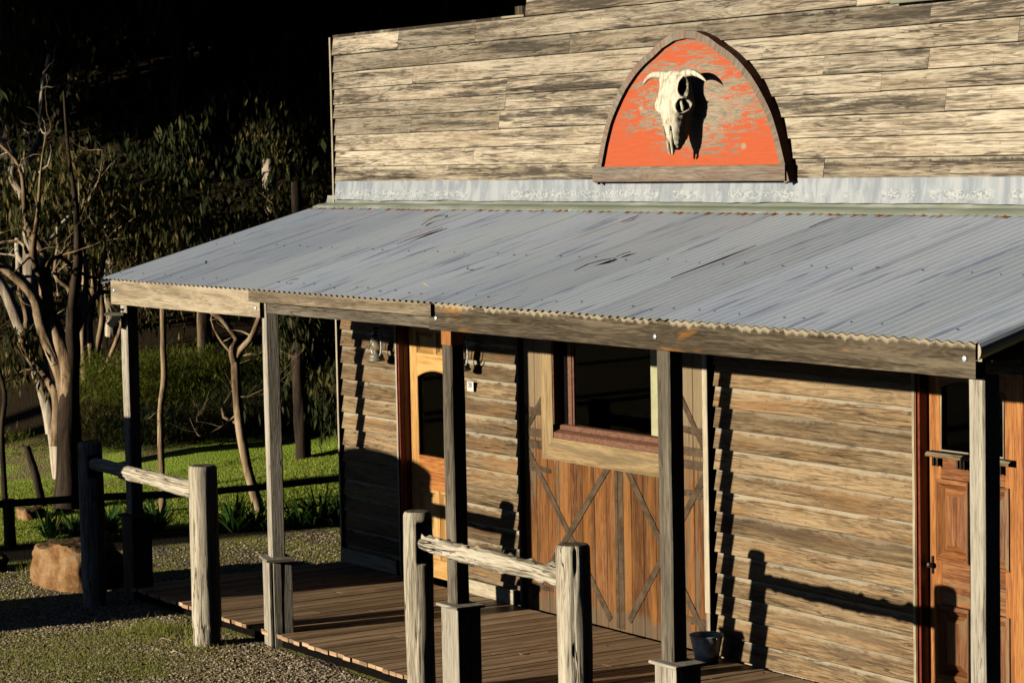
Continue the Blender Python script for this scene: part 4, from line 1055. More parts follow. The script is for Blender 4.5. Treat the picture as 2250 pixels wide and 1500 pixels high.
def roundrail(x0,z0,x1,z1,y,r,parent,seed,lump):
    mb=MB(); n=40; m=150; rows=[]; uo=(R.uniform(0,50),R.uniform(0,50))
    for i in range(m+1):
        q=i/m; x=x0+(x1-x0)*q; z=z0+(z1-z0)*q+.012*mnoise.noise(Vector((q*3,seed,0)))
        rb=r(q); row=[]
        for j in range(n):
            th=2*math.pi*j/n; c,s=math.cos(th),math.sin(th)
            rr=rb*(1+.10*mnoise.noise(Vector((c*1.2+seed,s*1.2,x*2.2)))+.06*mnoise.noise(Vector((c*5,s*5+seed,x*7)))+lump*max(0,mnoise.noise(Vector((c*2.5+seed,s*2.5,x*9)))-.25))
            if mnoise.noise(Vector((th*2.2,seed,x*1.6)))>.42: rr*=.90
            row.append((x,y+rr*c,z+rr*s))
        rows.append(row)
    mb.grid(rows,lambda i,j:(uo[0]+(x1-x0)*i/m,uo[1]+.12*math.pi*j/n),lambda i,j:(0,.5),(.6,.5,.3),closed_v=True)
    mb.face(rows[0]); mb.face(rows[-1][::-1])
    # splinters
    for k in range(7):
        q=R.random(); x=x0+(x1-x0)*q; z=z0+(z1-z0)*q; a=R.uniform(0,6.28); rb=r(q)
        p=V(x,y+rb*math.cos(a)*.97,z+rb*math.sin(a)*.97); 
        tube(mb,[tuple(p),tuple(p+V(R.uniform(-.05,.05),.012*math.cos(a),.022*math.sin(a)))],[.006,.001],4)
    return mb.build('rail',M['log'],parent,smooth=True)
HA=empty('hitching_rail',(1.35,-2.65,0),'weathered log hitching rail, its far post in shadow, before the left end of the deck','hitching rail',group='log hitching rails before the verandah')
roundpost(None,.19,-2.65,.108,1.476,M['log'],HA,(1,1.15,1.36,.55),3.1)
roundpost(None,2.49,-2.65,.118,1.476,M['log'],HA,None,8.7)
roundrail(.22,1.285,2.42,1.262,-2.65,lambda q:.066+.004*math.sin(q*9)-(.012 if q<.30 else 0),HA,5.0,.15)
HB=empty('hitching_rail',(6.9,-2.65,0),'log hitching rail with lichened knobbly bar, nearest, before the barn door','hitching rail',group='log hitching rails before the verandah')
roundpost(None,5.935,-2.65,.102,1.476,M['log'],HB,(1,1.12,1.40,.5),14.2)
roundpost(None,7.87,-2.65,.110,1.476,M['log'],HB,None,21.9)
roundrail(5.99,1.262,7.80,1.245,-2.65,lambda q:.048+.016*math.sin(min(1,q*1.6)*math.pi*.6)+.004*math.sin(q*14),HB,9.3,.9)

# ------------------------------------------------------------------ debris as single things
def strip(name,pts,w,mat,label,cat,group=None,curl=.004):
    mb=MB(); P=[V(*p) for p in pts]; n=len(P)
    rn=(R.random(),R.random(),R.random())
    for i in range(n-1):
        t=P[i+1]-P[i]; s=np.cross(t,V(0,0,1)); s/=max(1e-9,np.linalg.norm(s))
        w0=w*math.sin(math.pi*(i+.25)/(n-.2)); w1=w*math.sin(math.pi*(i+1.2)/(n-.0)) if i<n-2 else w*.2
        a,b,c,d=P[i]-s*w0,P[i]+s*w0,P[i+1]+s*w1,P[i+1]-s*w1; up=V(0,0,curl)
        m0,m1=(a+b)/2+up,(c+d)/2+up
        mb.face([a,m0,m1,d],rn=rn); mb.face([m0,b,c,m1],rn=rn)
    o=mb.build(name,mat); return tag(o,label,cat,group)
def rz(x,y,dz=.016): return (x,y,roofz(y)+dz)
BG='bark strips fallen on the verandah roof'
strip('bark_strip',[rz(3.15,-1.156),rz(3.148,-1.0,.022),rz(3.14,-.85,.02),rz(3.138,-.706)],.022,M['rust'],'long red brown strip of bark lying on the left half of the iron roof','bark',BG)
strip('bark_strip',[rz(6.367,-1.583),rz(6.38,-1.48,.03),rz(6.41,-1.38,.028),rz(6.42,-1.295)],.024,M['bark_dark'],'curled dark bark strip in the middle of the iron roof','bark',BG)
strip('bark_strip',[rz(6.42,-1.26),rz(6.421,-1.2,.02),rz(6.43,-1.14)],.010,M['bark_dark'],'short thin bark sliver just up the slope from the curled dark strip','bark',BG)
strip('bark_strip',[rz(2.707,-.66),rz(2.66,-.52,.04),rz(2.63,-.44,.03),rz(2.60,-.36)],.016,M['bark_pale'],'pale twisted bark curl near the top left of the iron roof','bark',BG)
strip('bark_strip',[rz(3.13,-2.19),rz(3.16,-2.15,.03),rz(3.15,-2.07)],.016,M['bark_tan'],'small tan bark curl at the eave above the second post','bark',BG)
strip('stick',[rz(5.37,-.47),rz(5.37,-.40,.02),rz(5.36,-.30)],.007,M['bark_dark'],'thin dark stick high on the iron roof below the sign','stick')
strip('stick',[rz(7.655,-.52),rz(7.65,-.42,.02),rz(7.645,-.30)],.007,M['rust'],'thin red stick high on the right half of the iron roof','stick')
DG='dry leaves fallen on the roof and deck'
def leaf(p,s,label,mat=None,tilt=.4):
    mb=MB(); a=R.uniform(0,6.28); c,d=math.cos(a)*s,math.sin(a)*s; rn=(R.uniform(.5,1),0,0)
    x,y,z=p; L=(x-c,y-d,z+.002); Q=(x+c,y+d,z+.004+s*tilt); A=(x-d*.4,y+c*.4,z+.004+s*tilt*.8); B=(x+d*.4,y-c*.4,z+.003)
    mb.face([L,B,Q,(x,y,z+.001)],rn=rn); mb.face([L,(x,y,z+.001),Q,A],rn=rn)
    tag(mb.build('dry_leaf',mat or M['dryleaf']),label,'leaf',DG)
leaf(rz(5.06,-1.656,.012),.035,'cream curled leaf near the middle of the iron roof above the long fascia end',M['cream'],.8)
leaf(rz(5.158,-2.082,.012),.030,'white upright leaf at the eave above the left end of the long dark fascia',M['white'],1.2)
leaf(rz(.995,-1.845,.012),.028,'green leafy sprig on the far left of the iron roof',M['strapleaf'],1.0)
for (x,y,s,l) in ((4.911,-1.163,.028,'orange leaf on the deck between the two posts of the nearer hitching rail'),(4.78,-1.32,.016,'small leaf crumb left of the orange leaf on the deck'),(5.08,-.462,.022,'dry leaf on the deck close to the barn door left of the grey post'),(6.124,-.42,.026,'curled leaf on the deck just in front of the bucket'),(5.509,-.716,.014,'tiny leaf on the deck boards between the hitching post and the grey verandah post'),(6.519,-.554,.016,'tiny leaf standing on the deck right of the grey verandah post base'),(6.62,-.14,.02,'pale leaf at the foot of the boards right of the bucket shadow')):
    leaf((x,y,.116),s,l)
GT='twigs lying on the gravel'
for (px,py,l,a,lab) in ((275,1395,.16,.5,'dark forked twig on the grass left of the near log post'),(350,1406,.14,.1,'pale twig on the grass in front of the near log post'),(500,1365,.20,-.4,'pale strip of bark at the front corner of the deck shade'),(540,1375,.16,.9,'thin brown twig between the near log post and second verandah post'),(375,1435,.10,.2,'curved pale twig lying nearest the camera on the grass')):
    q=gpt(px,py); 
    mb=MB(); tube(mb,[(q[0],q[1],.01),(q[0]+l*.5*math.cos(a),q[1]+l*.5*math.sin(a),.03),(q[0]+l*math.cos(a+.3),q[1]+l*math.sin(a+.3),.012)],[.004,.006,.003],5)
    tag(mb.build('twig',M['bark_pale' if 'pale' in lab else 'bark_dark']),lab,'twig',GT)

# ------------------------------------------------------------------ rocks
def rock(c,s,mat,label,seed,cuts=()):
    mb=MB(); n,m=40,28; rows=[]
    for i in range(m+1):
        ph=math.pi*i/m; row=[]
        for j in range(n):
            th=2*math.pi*j/n; e=.42
            f=lambda v,e=e: math.copysign(abs(v)**e,v)
            x,y,z=f(math.sin(ph))*f(math.cos(th)),f(math.sin(ph))*f(math.sin(th)),f(math.cos(ph))
            k=1+.16*mnoise.fractal(Vector((x*1.1+seed,y*1.1,z*1.1)),1,2,5)+.05*mnoise.fractal(Vector((x*5+seed,y*5,z*5)),1,2,4)
            p=V(x*s[0],y*s[1],z*s[2])*k
            for nx,ny,nz_,d in cuts:
                dd=p[0]*nx+p[1]*ny+p[2]*nz_-d
                if dd>0: p=p-V(nx,ny,nz_)*dd*.78
            row.append((c[0]+p[0],c[1]+p[1],c[2]+max(-c[2]-.03,p[2])))
        rows.append(row)
    mb.grid(rows,lambda i,j:(0,0),lambda i,j:(0,0),(.5,.5,.5),closed_v=True)
    return tag(mb.build('rock',mat,smooth=True),label,'rock')
rock((-.90,-2.36,.17),(.40,.36,.25),M['rock'],'large ochre boulder beside the far log post of the left hitching rail',2.0,[(.35,-.93,0,.27)])
rock((-2.35,-2.72,.05),(.22,.18,.13),M['rock'],'low dark rock at the far left edge before the garden bed',5.0)
rock((-5.3,-1.05,.05),(.16,.14,.10),M['rock'],'small pale stone on the lawn beyond the left fence post',7.0)
rock((-4.1,-1.2,.04),(.12,.12,.09),M['rock'],'small stone among the strap leaf plants at left',8.0)

# ------------------------------------------------------------------ garden fence
FN=empty('post_and_rail_fence',(-3.1,0,0),'low dark timber post and rail fence between the garden bed and the lawn','fence')
mb=MB(); tube(mb,[(-3.95,-4.2,.44),(-3.75,-2.6,.45),(-3.66,-2.04,.45),(-3.42,-.98,.455),(-3.1,-.13,.45),(-3.05,.65,.45),(-3.08,1.65,.455),(-3.1,3.2,.45),(-3.0,6,.45)],[.042,.04,.042,.04,.038,.036,.036,.035,.035],10,jit=.12); mb.build('rail',M['bark_dark'],FN,smooth=True)
for x,y in ((-3.62,-1.96),(-3.10,-.10),(-3.09,3.3)):
    mb=MB(); tube(mb,[(x+.01,y,-.05),(x,y,.2),(x-.01,y,.50)],[.07,.062,.06],12,jit=.1); mb.build('post',M['bark_dark'],FN,smooth=True)

# ------------------------------------------------------------------ plants: strap leaf clumps
PG='strap leaf clumps in the garden bed'
def clump(x,y,n,s,label,seed):
    rr=random.Random(seed); mb=MB()
    for i in range(n):
        a=rr.uniform(0,6.28); L=s*rr.uniform(.6,1.15); out=rr.uniform(.25,.9); w=.016*rr.uniform(.8,1.3); rn=(rr.random(),0,0)
        pts=[]
        for k in range(7):
            q=k/6; r_=L*out*q; z=L*(q*(1.15-out*.45)-(.85*out)*q**2.6)
            pts.append(V(x+.04*math.cos(a)+r_*math.cos(a),y+.04*math.sin(a)+r_*math.sin(a),max(.01,z)))
        sd=V(-math.sin(a),math.cos(a),0)
        for k in range(6):
            w0=w*(1-(k/6)**2.2); w1=w*(1-((k+1)/6)**2.2)
            mb.face([pts[k]-sd*w0,pts[k]+sd*w0,pts[k+1]+sd*w1,pts[k+1]-sd*w1],rn=rn)
    tag(mb.build('strap_leaf_plant',M['strapleaf']),label,'plant',PG)
for k,(px,py,n,s,lab) in enumerate([(110,1185,40,.42,'strap leaf clump nearest the left edge beside the small stone'),(165,1180,45,.48,'strap leaf clump in front of the big forked gum tree'),(240,1170,50,.50,'strap leaf clump between the far log post and the corner verandah post'),(300,1165,40,.45,'strap leaf clump right behind the corner verandah post'),(345,1165,60,.60,'broad strap leaf clump in front of the slender pale trunk'),(515,1170,60,.55,'strap leaf clump just right of the near log post of the left rail'),(560,1165,45,.48,'strap leaf clump at the foot of the forked reddish tree'),(655,1160,45,.50,'strap leaf clump just right of the second verandah post'),(705,1155,60,.60,'tall strap leaf clump in the middle of the gap before the building corner'),(745,1150,40,.50,'strap leaf clump touching the building corner')]):
    q=gpt(px,py); clump(q[0],q[1],n,s,lab,40+k)

# ------------------------------------------------------------------ trees
def sprays(mb,center,spread,n,L,rr,droop=.85,w=.13):
    """a little branchlet of n hanging lance leaves around center"""
    cx,cy,cz=center
    for i in range(n):
        x=cx+rr.gauss(0,spread); y=cy+rr.gauss(0,spread); z=cz+rr.gauss(0,spread*.8)
        a=rr.uniform(0,6.28); el=rr.uniform(.1,1.2) if rr.random()>droop else rr.uniform(1.05,1.55)
        l=L*rr.uniform(.6,1.2); dx,dy,dz=math.cos(a)*math.cos(el)*l,math.sin(a)*math.cos(el)*l,-math.sin(el)*l
        b=rr.uniform(0,6.28); sx,sy=math.cos(b)*l*w,math.sin(b)*l*w
        m=(x+dx*.45+dx*.1,y+dy*.45,z+dz*.45)
        rn=(rr.random(),0,0)
        mb.face([(x,y,z),(m[0]+sx,m[1]+sy,m[2]),(x+dx,y+dy,z+dz),(m[0]-sx,m[1]-sy,m[2])],rn=rn)
def branch(mb,pts,rads,n=10,jit=.10):
    # subdivide for a smooth curve
    P=[V(*p) for p in pts]; out=[]; rr=[]
    for i in range(len(P)-1):
        a=P[max(0,i-1)]; b=P[i]; c=P[i+1]; d=P[min(len(P)-1,i+2)]
        for k in range(5):
            q=k/5; out.append(.5*((2*b)+(c-a)*q+(2*a-5*b+4*c-d)*q*q+(3*b-a-3*c+d)*q**3)); rr.append(rads[i]+(rads[i+1]-rads[i])*q)
    out.append(P[-1]); rr.append(rads[-1]); tube(mb,out,rr,n,jit=jit)
def twigs(mb,P,Rr,rr,n,L0,lv=0):
    for k in range(n):
        i=rr.randrange(max(1,len(P)//3),len(P)); p=V(*P[i]); r=Rr[i]*.45
        if r<.004: r=.004
        a=rr.uniform(0,6.28); d=V(math.cos(a),math.sin(a),rr.uniform(.1,1.1)); d/=np.linalg.norm(d); L=L0*rr.uniform(.5,1.3); m=7
        q=[p]; 
        for j in range(m):
            d=d+V(rr.gauss(0,.28),rr.gauss(0,.28),rr.gauss(.02,.22)); d/=np.linalg.norm(d); q.append(q[-1]+d*L/m)
        rad_=[r*(1-j/(m+.5)) for j in range(m+1)]
        tube(mb,[tuple(c) for c in q],rad_,5)
        if lv<1: twigs(mb,q,rad_,rr,2,L0*.5,lv+1)
def tree(name,D,limbs,mat,label,crown=None,leafmat='leaf',seed=1,group=None,L=.16,mat2=None):
    """limbs: list of (depth offset, [(px,py,r)...]); crown: list of (px,py,dD,rx_m,rz_m,count)"""
    crown=[(a,b_,c,d_,e,int(f*3.0)) for a,b_,c,d_,e,f in crown] if crown else None
    b=limbs[0][1][0]; root=at(b[0],b[1],D); T=empty(name,(root[0],root[1],0),label,'tree',group)
    mb=MB()
    for off,ps in limbs:
        n=len(ps); pts=[at(p[0],p[1],D+off*(i/(n-1))) for i,p in enumerate(ps)]
        if ps is limbs[0][1]: pts[0]=(pts[0][0],pts[0][1],min(pts[0][2],hz(pts[0][0],pts[0][1])-.05))
        if ps is not limbs[0][1]: pts=[tuple(V(*p)+(V(R.gauss(0,.035),R.gauss(0,.06),R.gauss(0,.03)) if 0<i_<len(pts)-1 else 0)) for i_,p in enumerate(pts)]
        branch(mb,pts,[p[2] for p in ps],12)
        if len(limbs)>2 or ps is not limbs[0][1]:
            if not (mat2 and ps is limbs[0][1]): twigs(mb,pts,[p[2] for p in ps],R,4,.7)
        if mat2 and ps is limbs[0][1]: mb.build('trunk',mat,T,smooth=True); mb=MB()
    mb.build('limbs' if mat2 else 'trunk',mat2 or mat,T,smooth=True)
    if crown:
        rr=random.Random(seed); mb=MB()
        for (px,py,dD,rx,rzv,cnt) in crown:
            c=V(*at(px,py,D+dD))
            for i in range(cnt):
                v=V(rr.gauss(0,1),rr.gauss(0,1),rr.gauss(0,1)); v/=np.linalg.norm(v); q=rr.random()**.45
                p=c+V(v[0]*rx,v[1]*rx,v[2]*rzv)*q
                if mnoise.noise(Vector((p[0]*1.25,p[1]*1.25,p[2]*1.5)))<.15: continue
                if p[2]<hz(p[0],p[1])+.15: continue
                sprays(mb,p,.10,9,L,rr)
        mb.build('crown',M[leafmat],T)
    return T
# 1 the big forked gum at left
tree('gum_tree',28.2,[(0,[(152,1185,.20),(150,1100,.16),(152,1010,.15),(150,940,.14),(154,860,.10),(160,780,.085),(158,680,.07),(172,560,.05),(164,430,.028),(150,330,.022),(140,200,.012)]),
  (-.3,[(146,950,.10),(128,840,.085),(98,730,.072),(58,640,.064),(12,588,.058),(-60,540,.05),(-120,500,.02)]),
  (.2,[(150,900,.10),(140,790,.10),(118,680,.085),(95,560,.065),(60,480,.035),(25,380,.022),(-20,300,.012)]),
  (-.2,[(122,800,.05),(92,690,.035),(80,640,.045),(78,560,.04),(74,470,.022),(95,380,.014),(100,300,.006)]),
  (.3,[(124,980,.07),(112,880,.062),(95,820,.045),(62,770,.038),(60,700,.032),(45,640,.02),(40,600,.006)]),
  (.4,[(150,770,.04),(195,660,.036),(240,640,.022),(330,655,.006)]),
  (.3,[(150,860,.06),(162,745,.05),(180,700,.04),(186,610,.03),(180,500,.02),(215,400,.012),(225,330,.006)]),
  (.2,[(100,590,.03),(140,560,.025),(190,600,.02),(260,610,.006)]),
  (.2,[(60,555,.022),(20,530,.02),(-40,540,.01)])],M['bark_dark'],
  'big gum tree with thick dark trunk forking into many tan limbs near the left edge',
  [(40,430,.6,.75,.4,40),(170,440,.8,.8,.5,50),(20,760,.3,.5,.5,30)],'leaf',11,mat2=M['bark_tan'])  # trunk shade is put into its dark bark colour, lit limbs stay tan
# 2 pale gum
tree('gum_tree',30.5,[(0,[(140,1080,.12),(128,980,.11),(112,900,.10),(88,800,.09),(70,700,.085),(66,600,.088),(66,510,.085),(54,440,.075),(50,420,.07)]),
  (.0,[(50,425,.065),(38,385,.055),(20,335,.045),(0,318,.035),(-30,270,.03)]),
  (.3,[(52,425,.055),(60,370,.05),(72,330,.045),(90,290,.035),(100,200,.025),(108,120,.018)]),
  (.0,[(78,545,.03),(110,515,.032),(140,490,.022),(190,440,.01)]),
  (-.2,[(118,950,.09),(92,860,.085),(60,740,.08),(20,650,.07),(-20,600,.06)]),
  (.2,[(66,590,.035),(45,570,.04),(38,530,.045),(42,600,.04)])],M['bark_pale'],
  'smooth white gum whose trunk splits into a V at upper left',[(20,180,.5,.9,.6,60)],'leafdark',12)
# 3 cluster of slim stems
tree('gum_tree',34.5,[(0,[(196,1010,.10),(194,930,.09),(188,830,.06),(182,740,.05),(188,640,.045),(180,520,.04),(176,440,.022),(170,340,.005)]),
  (.4,[(198,930,.07),(200,820,.05),(202,720,.045),(196,640,.04),(205,540,.03)]),
  (.2,[(200,925,.06),(212,800,.05),(222,700,.045),(232,620,.035),(240,520,.03)]),
  (.3,[(140,745,.05),(160,700,.05),(172,640,.045),(168,560,.035),(176,470,.03)]),
  (.2,[(160,700,.035),(145,640,.035),(136,600,.03),(128,540,.022)]),
  (0,[(235,800,.03),(262,720,.03),(275,650,.025)])],M['bark_tan'],
  'clump of slim brown stems rising between the big gum and the corner post',[(200,560,.6,1.0,.7,80),(260,700,.8,.8,.5,50)],'leaf',13)
# 4 slender straight trunk
tree('gum_tree',27.9,[(0,[(357,1150,.042),(356,1060,.037),(354,980,.036),(353,900,.036),(361,830,.035),(359,760,.035),(358,680,.032),(359,620,.028),(360,575,.01)])],M['bark_tan'],
  'slender straight pale trunk between the first two verandah posts',[(350,360,0,.8,.6,60)],'leafdark',14)
# 5 forked reddish tree
tree('gum_tree',28.0,[(0,[(575,1140,.068),(552,1060,.058),(538,1000,.055),(527,930,.054),(520,860,.052),(518,810,.052),(517,780,.05)]),
  (0,[(517,800,.045),(512,770,.038),(500,735,.034),(492,700,.034),(478,670,.03),(470,600,.025)]),
  (0,[(518,800,.045),(535,768,.038),(556,735,.034),(575,690,.028),(590,650,.025),(610,560,.02)]),
  (.0,[(520,910,.012),(490,935,.009),(455,945,.005),(430,948,.003)]),
  (.0,[(518,870,.010),(550,872,.007),(575,868,.004)])],M['bark_tan'],
  'reddish tree forking into a Y seen between second and third posts',None,'leaf',15)
# 6 leaning dark stem at left
tree('sapling',28.5,[(0,[(96,1100,.05),(80,1050,.045),(68,1010,.042),(58,980,.04)])],M['bark_dark'],'short leaning dark stump on the lawn left of the big gum',None)
tree('sapling',27,[(0,[(14,1130,.035),(8,1040,.03),(4,940,.03),(10,860,.025),(-20,760,.02)])],M['bark_dark'],'thin dark stem at the very left edge of the lawn',None)
tree('sapling',34,[(0,[(488,1020,.03),(486,960,.025),(492,920,.02),(480,880,.012)])],M['bark_dark'],'bare little sapling on the dry bank beyond the lawn',[(486,930,0,.25,.25,6)],'leafdark',16)
# stump on the lawn by the building corner
mb=MB(); q=gpt(716,1005); tube(mb,[(q[0],q[1],-.05),(q[0],q[1],.12),(q[0],q[1],.24)],[.14,.12,.11],14,jit=.1); tag(mb.build('tree_stump',M['bark_tan'],smooth=True),'small cut stump on the far edge of the lawn by the building corner','stump')

# shrubs: feathery bright ones
def shrub(px,py,D,rx,rzv,cnt0,label,mat='fern',seed=3,L=.09,group='feathery shrubs beyond the lawn'):
    cnt=int(cnt0*1.8); c=V(*at(px,py,D)); rr=random.Random(seed); g0=hz(c[0],c[1]); T=empty('shrub',(c[0],c[1],g0),label,'shrub',group)
    mb=MB()
    for i in range(cnt):
        v=V(rr.gauss(0,1),rr.gauss(0,1),rr.gauss(0,1)); v/=np.linalg.norm(v); p=c+V(v[0]*rx,v[1]*rx,v[2]*rzv)*rr.random()**.4
        p[2]+=.18*mnoise.noise(Vector((p[0]*2,p[1]*2,seed)))
        if p[2]<hz(p[0],p[1])+.05: continue
        for k in range(7):
            a=rr.uniform(0,6.28); el=rr.uniform(.2,1.3); l=L*rr.uniform(.6,1.3)
            x,y,z=p+V(rr.gauss(0,.05),rr.gauss(0,.05),rr.gauss(0,.05))
            dx,dy,dz=math.cos(a)*math.cos(el)*l,math.sin(a)*math.cos(el)*l,math.sin(el)*l
            mb.face([(x,y,z),(x+dx*.5+dy*.10,y+dy*.5-dx*.10,z+dz*.5),(x+dx,y+dy,z+dz),(x+dx*.5-dy*.10,y+dy*.5+dx*.10,z+dz*.5)],rn=(rr.random(),0,0))
    mb.build('foliage',M[mat],T)
    mb=MB(); tube(mb,[(c[0],c[1],g0-.1),(c[0]+.05,c[1],(g0+c[2])/2),tuple(c)],[.04,.03,.01],6); mb.build('stem',M['bark_dark'],T)
shrub(265,880,32.6,.8,.66,1100,'bright feathery green shrub behind the corner verandah post',seed=21)
shrub(400,870,33.0,.9,.62,1100,'bright feathery green shrub behind the slender pale trunk',seed=22)
shrub(475,840,33.6,.85,.5,800,'bright feathery green shrub highest, left of the forked reddish tree',seed=23)
shrub(75,1010,32.2,.8,.34,500,'olive green shrub behind the big gum trunk at left',seed=24)
shrub(20,1020,33,.8,.4,500,'brownish green shrub at the left edge beyond the lawn','leaf',25)
shrub(300,980,35.5,1.2,.55,700,'dark low scrub under the bright shrubs','leafdark',26)
shrub(420,960,35,1.3,.5,900,'dark low scrub on the bank right of the slender trunk','leafdark',27)
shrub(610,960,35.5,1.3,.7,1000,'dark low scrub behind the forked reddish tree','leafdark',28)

shrub(300,950,31.9,.8,.30,900,'dark ground scrub at the lawn edge behind the slender pale trunk','leafdark',61)
shrub(430,940,32.1,.9,.34,1100,'dark ground scrub at the lawn edge between the slender trunk and the forked tree','leafdark',62)
shrub(570,915,32.4,.8,.42,1000,'dark scrub at the lawn edge right behind the forked reddish tree','leafdark',63)
shrub(205,955,31.7,.5,.34,600,'brownish scrub at the lawn edge behind the far log post','leaf',64)
# weeping gum and background gums (each its own thing)
tree('gum_tree',31,[(0,[(668,1075,.10),(665,950,.10),(655,800,.09),(660,650,.08),(650,400,.06)])],M['bark_dark'],
  'dark weeping gum hanging low over the lawn beside the building corner',
  [(680,840,.3,.75,.75,330),(640,700,.3,.8,.7,260),(735,720,.3,.8,.8,260),(735,930,.2,.45,.35,110),(640,960,.2,.35,.22,60)],'leafdark',31)
tree('gum_tree',32,[(0,[(700,1060,.08),(690,900,.08),(680,700,.06)])],M['bark_dark'],
  'gum with sunlit drooping sprays behind the weeping gum',[(700,760,-.6,.5,.25,40),(640,720,-.6,.5,.3,30),(715,830,-1.2,.3,.15,24)],'leaf',32)
crn=[ (36.5,[(330,1030,.10),(325,800,.09),(330,600,.08)],[(330,720,0,.9,.45,120),(420,760,.2,.9,.4,120),(300,620,.3,.9,.6,110),(480,720,.3,.8,.4,70)],'leaf','gum with dense sunlit grey green leaves above the bright shrubs'),
 (38,[(60,1020,.12),(70,800,.1),(60,560,.08)],[(60,620,0,1.2,.9,170),(150,520,.5,1.1,.7,130),(30,860,0,.9,.6,90),(10,460,.3,1.0,.6,90)],'leaf','olive leaved gum filling the gap behind the white trunk'),
 (37.5,[(150,1020,.10),(140,800,.09),(130,600,.07)],[(120,700,0,1.0,.8,110),(240,680,.2,.9,.9,120),(230,820,0,.7,.5,60),(200,600,.3,1.1,.6,90)],'leaf','gum with brownish foliage behind the clump of slim stems'),
 (36,[(250,1020,.11),(245,700,.10),(240,480,.08)],[(260,460,-.5,1.0,.55,110),(200,390,-.3,1.2,.45,120),(330,520,0,1.0,.6,90),(120,400,0,1.1,.5,90)],'leaf','tall gum with drooping leaves catching light above the left end of the roof'),
 (34,[(455,1010,.10),(450,700,.10),(455,480,.07)],[(430,510,-.8,1.0,.35,55),(470,430,-.3,1.1,.5,55),(560,520,0,1.0,.4,45)],'leaf','gum with sparse hanging sprays above the middle of the left roof edge'),
 (38,[(600,990,.12),(598,600,.12),(590,350,.10)],[(590,430,-1,1.2,.6,60),(680,400,-.6,1.1,.6,50),(560,300,0,1.3,.8,80),(520,600,0,1.0,.5,60)],'leaf','tall dark gum just left of the parapet')]
for k,(D,tr,cr,lm,lab) in enumerate(crn):
    tree('gum_tree',D,[(0,[(a,b,c) for a,b,c in tr])],M['bark_pale' if k%2 else 'bark_tan'],lab,cr,lm,50+k,'gums beyond the lawn')
# a belt of tall dark forest gums up the slope behind
base=MB(); rr=random.Random(99)
for i in range(620):
    v=V(rr.gauss(0,1),rr.gauss(0,1),rr.gauss(0,1)); v/=np.linalg.norm(v); p=V(v[0]*2.0,v[1]*2.0,5.6+v[2]*3.6)*1.0; p[0]*=rr.random()**.4; p[1]*=rr.random()**.4
    sprays(base,p,.22,10,.26,rr)
b0=base.build('crown',M['leafdark']); crown_mesh=b0.data; bpy.data.objects.remove(b0)
tb=MB(); branch(tb,[(0,0,-1),(.05,0,2),(-.1,.1,5),(.1,0,8.5)],[.16,.12,.09,.03],10); b0=tb.build('trunk',M['bark_dark'],smooth=True); trunk_mesh=b0.data; bpy.data.objects.remove(b0)
FPOS=[(30,40),(150,41),(280,43),(400,40),(520,44),(650,41),(760,46),(880,43),(1010,47),(1140,45),(1270,48),(90,48),(340,50),(600,52),(820,54),(1080,56),(-80,44),(210,56),(470,58),(720,60)]
for k,(px,D) in enumerate(FPOS):
    x,y,_=at(px,600,D); z=hz(x,y)
    T=empty('forest_gum',(x,y,z),'dark tall gum in the shaded forest rising behind the lawn and building','tree','dark gums of the forest slope')
    for nm,me in (('trunk',trunk_mesh),('crown',crown_mesh)):
        c=bpy.data.objects.new(nm,me); COL.objects.link(c); c.parent=T
    s=rr.uniform(.85,1.3); T.scale=(s,s,s*rr.uniform(.9,1.2)); T.rotation_euler=(0,0,rr.uniform(0,6.28))

# forest floor undergrowth on the slope: uncountable
mb=MB(); rr=random.Random(5)
for i in range(2600):
    px=rr.uniform(-100,1250); D=rr.uniform(36.5,50); x,y,_=at(px,600,D); z=hz(x,y)+rr.random()**2*1.6
    sprays(mb,(x,y,z),.25,9,.20,rr,.5,.22)
tag(mb.build('undergrowth',M['leafdark']),'dark tangled undergrowth covering the shaded forest slope','undergrowth',kind='stuff')

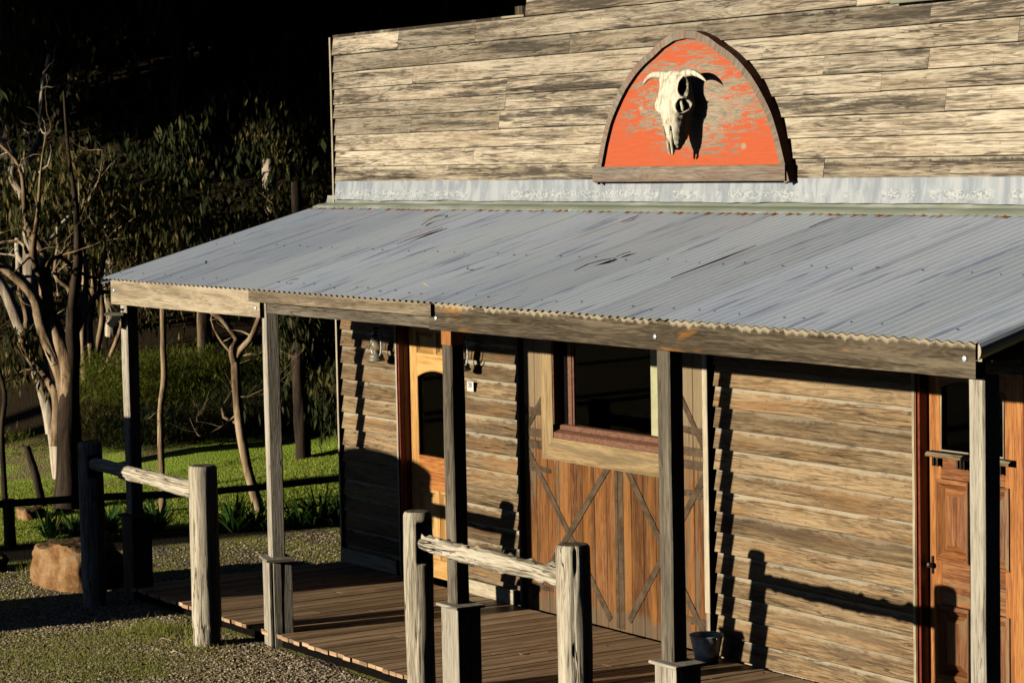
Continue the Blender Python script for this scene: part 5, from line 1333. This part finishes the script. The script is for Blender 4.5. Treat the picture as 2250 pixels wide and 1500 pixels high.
# ------------------------------------------------------------------ outside the frame on the sunny side: tank and gums added to throw the big shadows
WT=empty('shadow_tank',(-.285,-6.0,0),'unseen corrugated iron tank added to throw a shadow over the lower left wall','shadow tank')
mb=MB(); pr=[(.0,0),(.76,0)]
for k in range(45): pr.append((.765+.012*math.cos(k*math.pi/2),.03+k*.05))
pr+= [(.70,2.235),(.0,2.245)]
lathe(mb,(-.285,-6.0,0),pr,48); mb.build('tank_body',M['steel'],WT)
big=MB(); rr=random.Random(17)
for i in range(1500):
    v=V(rr.gauss(0,1),rr.gauss(0,1),rr.gauss(0,1)); v/=np.linalg.norm(v); q=rr.random()**.35; p=V(v[0]*4.0*q,v[1]*3.0*q,v[2]*4.6*q)
    if mnoise.noise(Vector((p[0]*.9,p[1]*.9,p[2]*.9)))<-.12: continue
    for j in range(4):
        x,y,z=p+V(rr.gauss(0,.35),rr.gauss(0,.35),rr.gauss(0,.35)); a=rr.uniform(0,6.28); s=rr.uniform(.22,.42); e=rr.uniform(-.5,.5)
        dx,dy=math.cos(a)*s,math.sin(a)*s
        big.face([(x-dx,y-dy,z-s),(x+dx,y+dy,z-s*.8),(x+dx+e*.2,y+dy,z+s),(x-dx,y-dy+e*.2,z+s*.7)],rn=(rr.random(),0,0))
b0=big.build('crown',M['leafdark']); bigc=b0.data; bpy.data.objects.remove(b0)
tb=MB(); branch(tb,[(0,0,-1),(.1,0,4),(-.1,.1,8),(.1,0,13)],[.26,.22,.18,.08],12); b0=tb.build('trunk',M['bark_pale'],smooth=True); bigt=b0.data; bpy.data.objects.remove(b0)
for k,(x,y,zc,sx,sz) in enumerate([(-13.5,-20,12.2,.80,.95),(-19.5,-22,14.2,1.0,1.0),(-26,-23,15.0,1.0,1.05),(-33,-24,15.5,1.05,1.1),(-40,-25,15.5,1.1,1.1),(-15,-24,18.5,1.1,1.0)]):  # crowns placed out of view to shade the background trees
    T=empty('shade_gum',(x,y,0),'unseen tall gum added on the open ground to shade the background trees','tree','unseen shade gums on the sunny side')
    c=bpy.data.objects.new('crown',bigc); COL.objects.link(c); c.parent=T; c.location=(0,0,zc); c.scale=(sx,sx,sz); c.rotation_euler=(0,0,k*1.1)
    c=bpy.data.objects.new('trunk',bigt); COL.objects.link(c); c.parent=T; c.scale=(1,1,zc/13)

# more unseen gums added to block sky light, crowns above the low sun
for k,(x,y,zc,sx,sz) in enumerate([(-7.7,-27,21.5,2.1,1.9),(8.8,-27,21.5,2.1,1.9),(23,-29,22,2.1,1.9),(38,-30,23,2.3,2.1),(17,-45,34,2.6,2.6),(33,-46,34,2.6,2.6),(-29,-44,34,2.6,2.6),(-40,-40,30,2.6,2.6),(44,-14,18,2.4,2.6),(46,4,20,2.4,2.6),(30,14,20,2.4,2.6),(16,20,19,2.4,2.6),(0,22,19,2.4,2.4)]):
    T=empty('shade_gum',(x,y,hz(x,y)),'unseen tall gum added round the clearing to block sky light','tree','unseen sky blocking gums around the clearing')
    c=bpy.data.objects.new('crown',bigc); COL.objects.link(c); c.parent=T; c.location=(0,0,zc); c.scale=(sx,sx*.9,sz); c.rotation_euler=(0,0,k*1.3)
    c=bpy.data.objects.new('trunk',bigt); COL.objects.link(c); c.parent=T; c.scale=(1,1,zc/13)
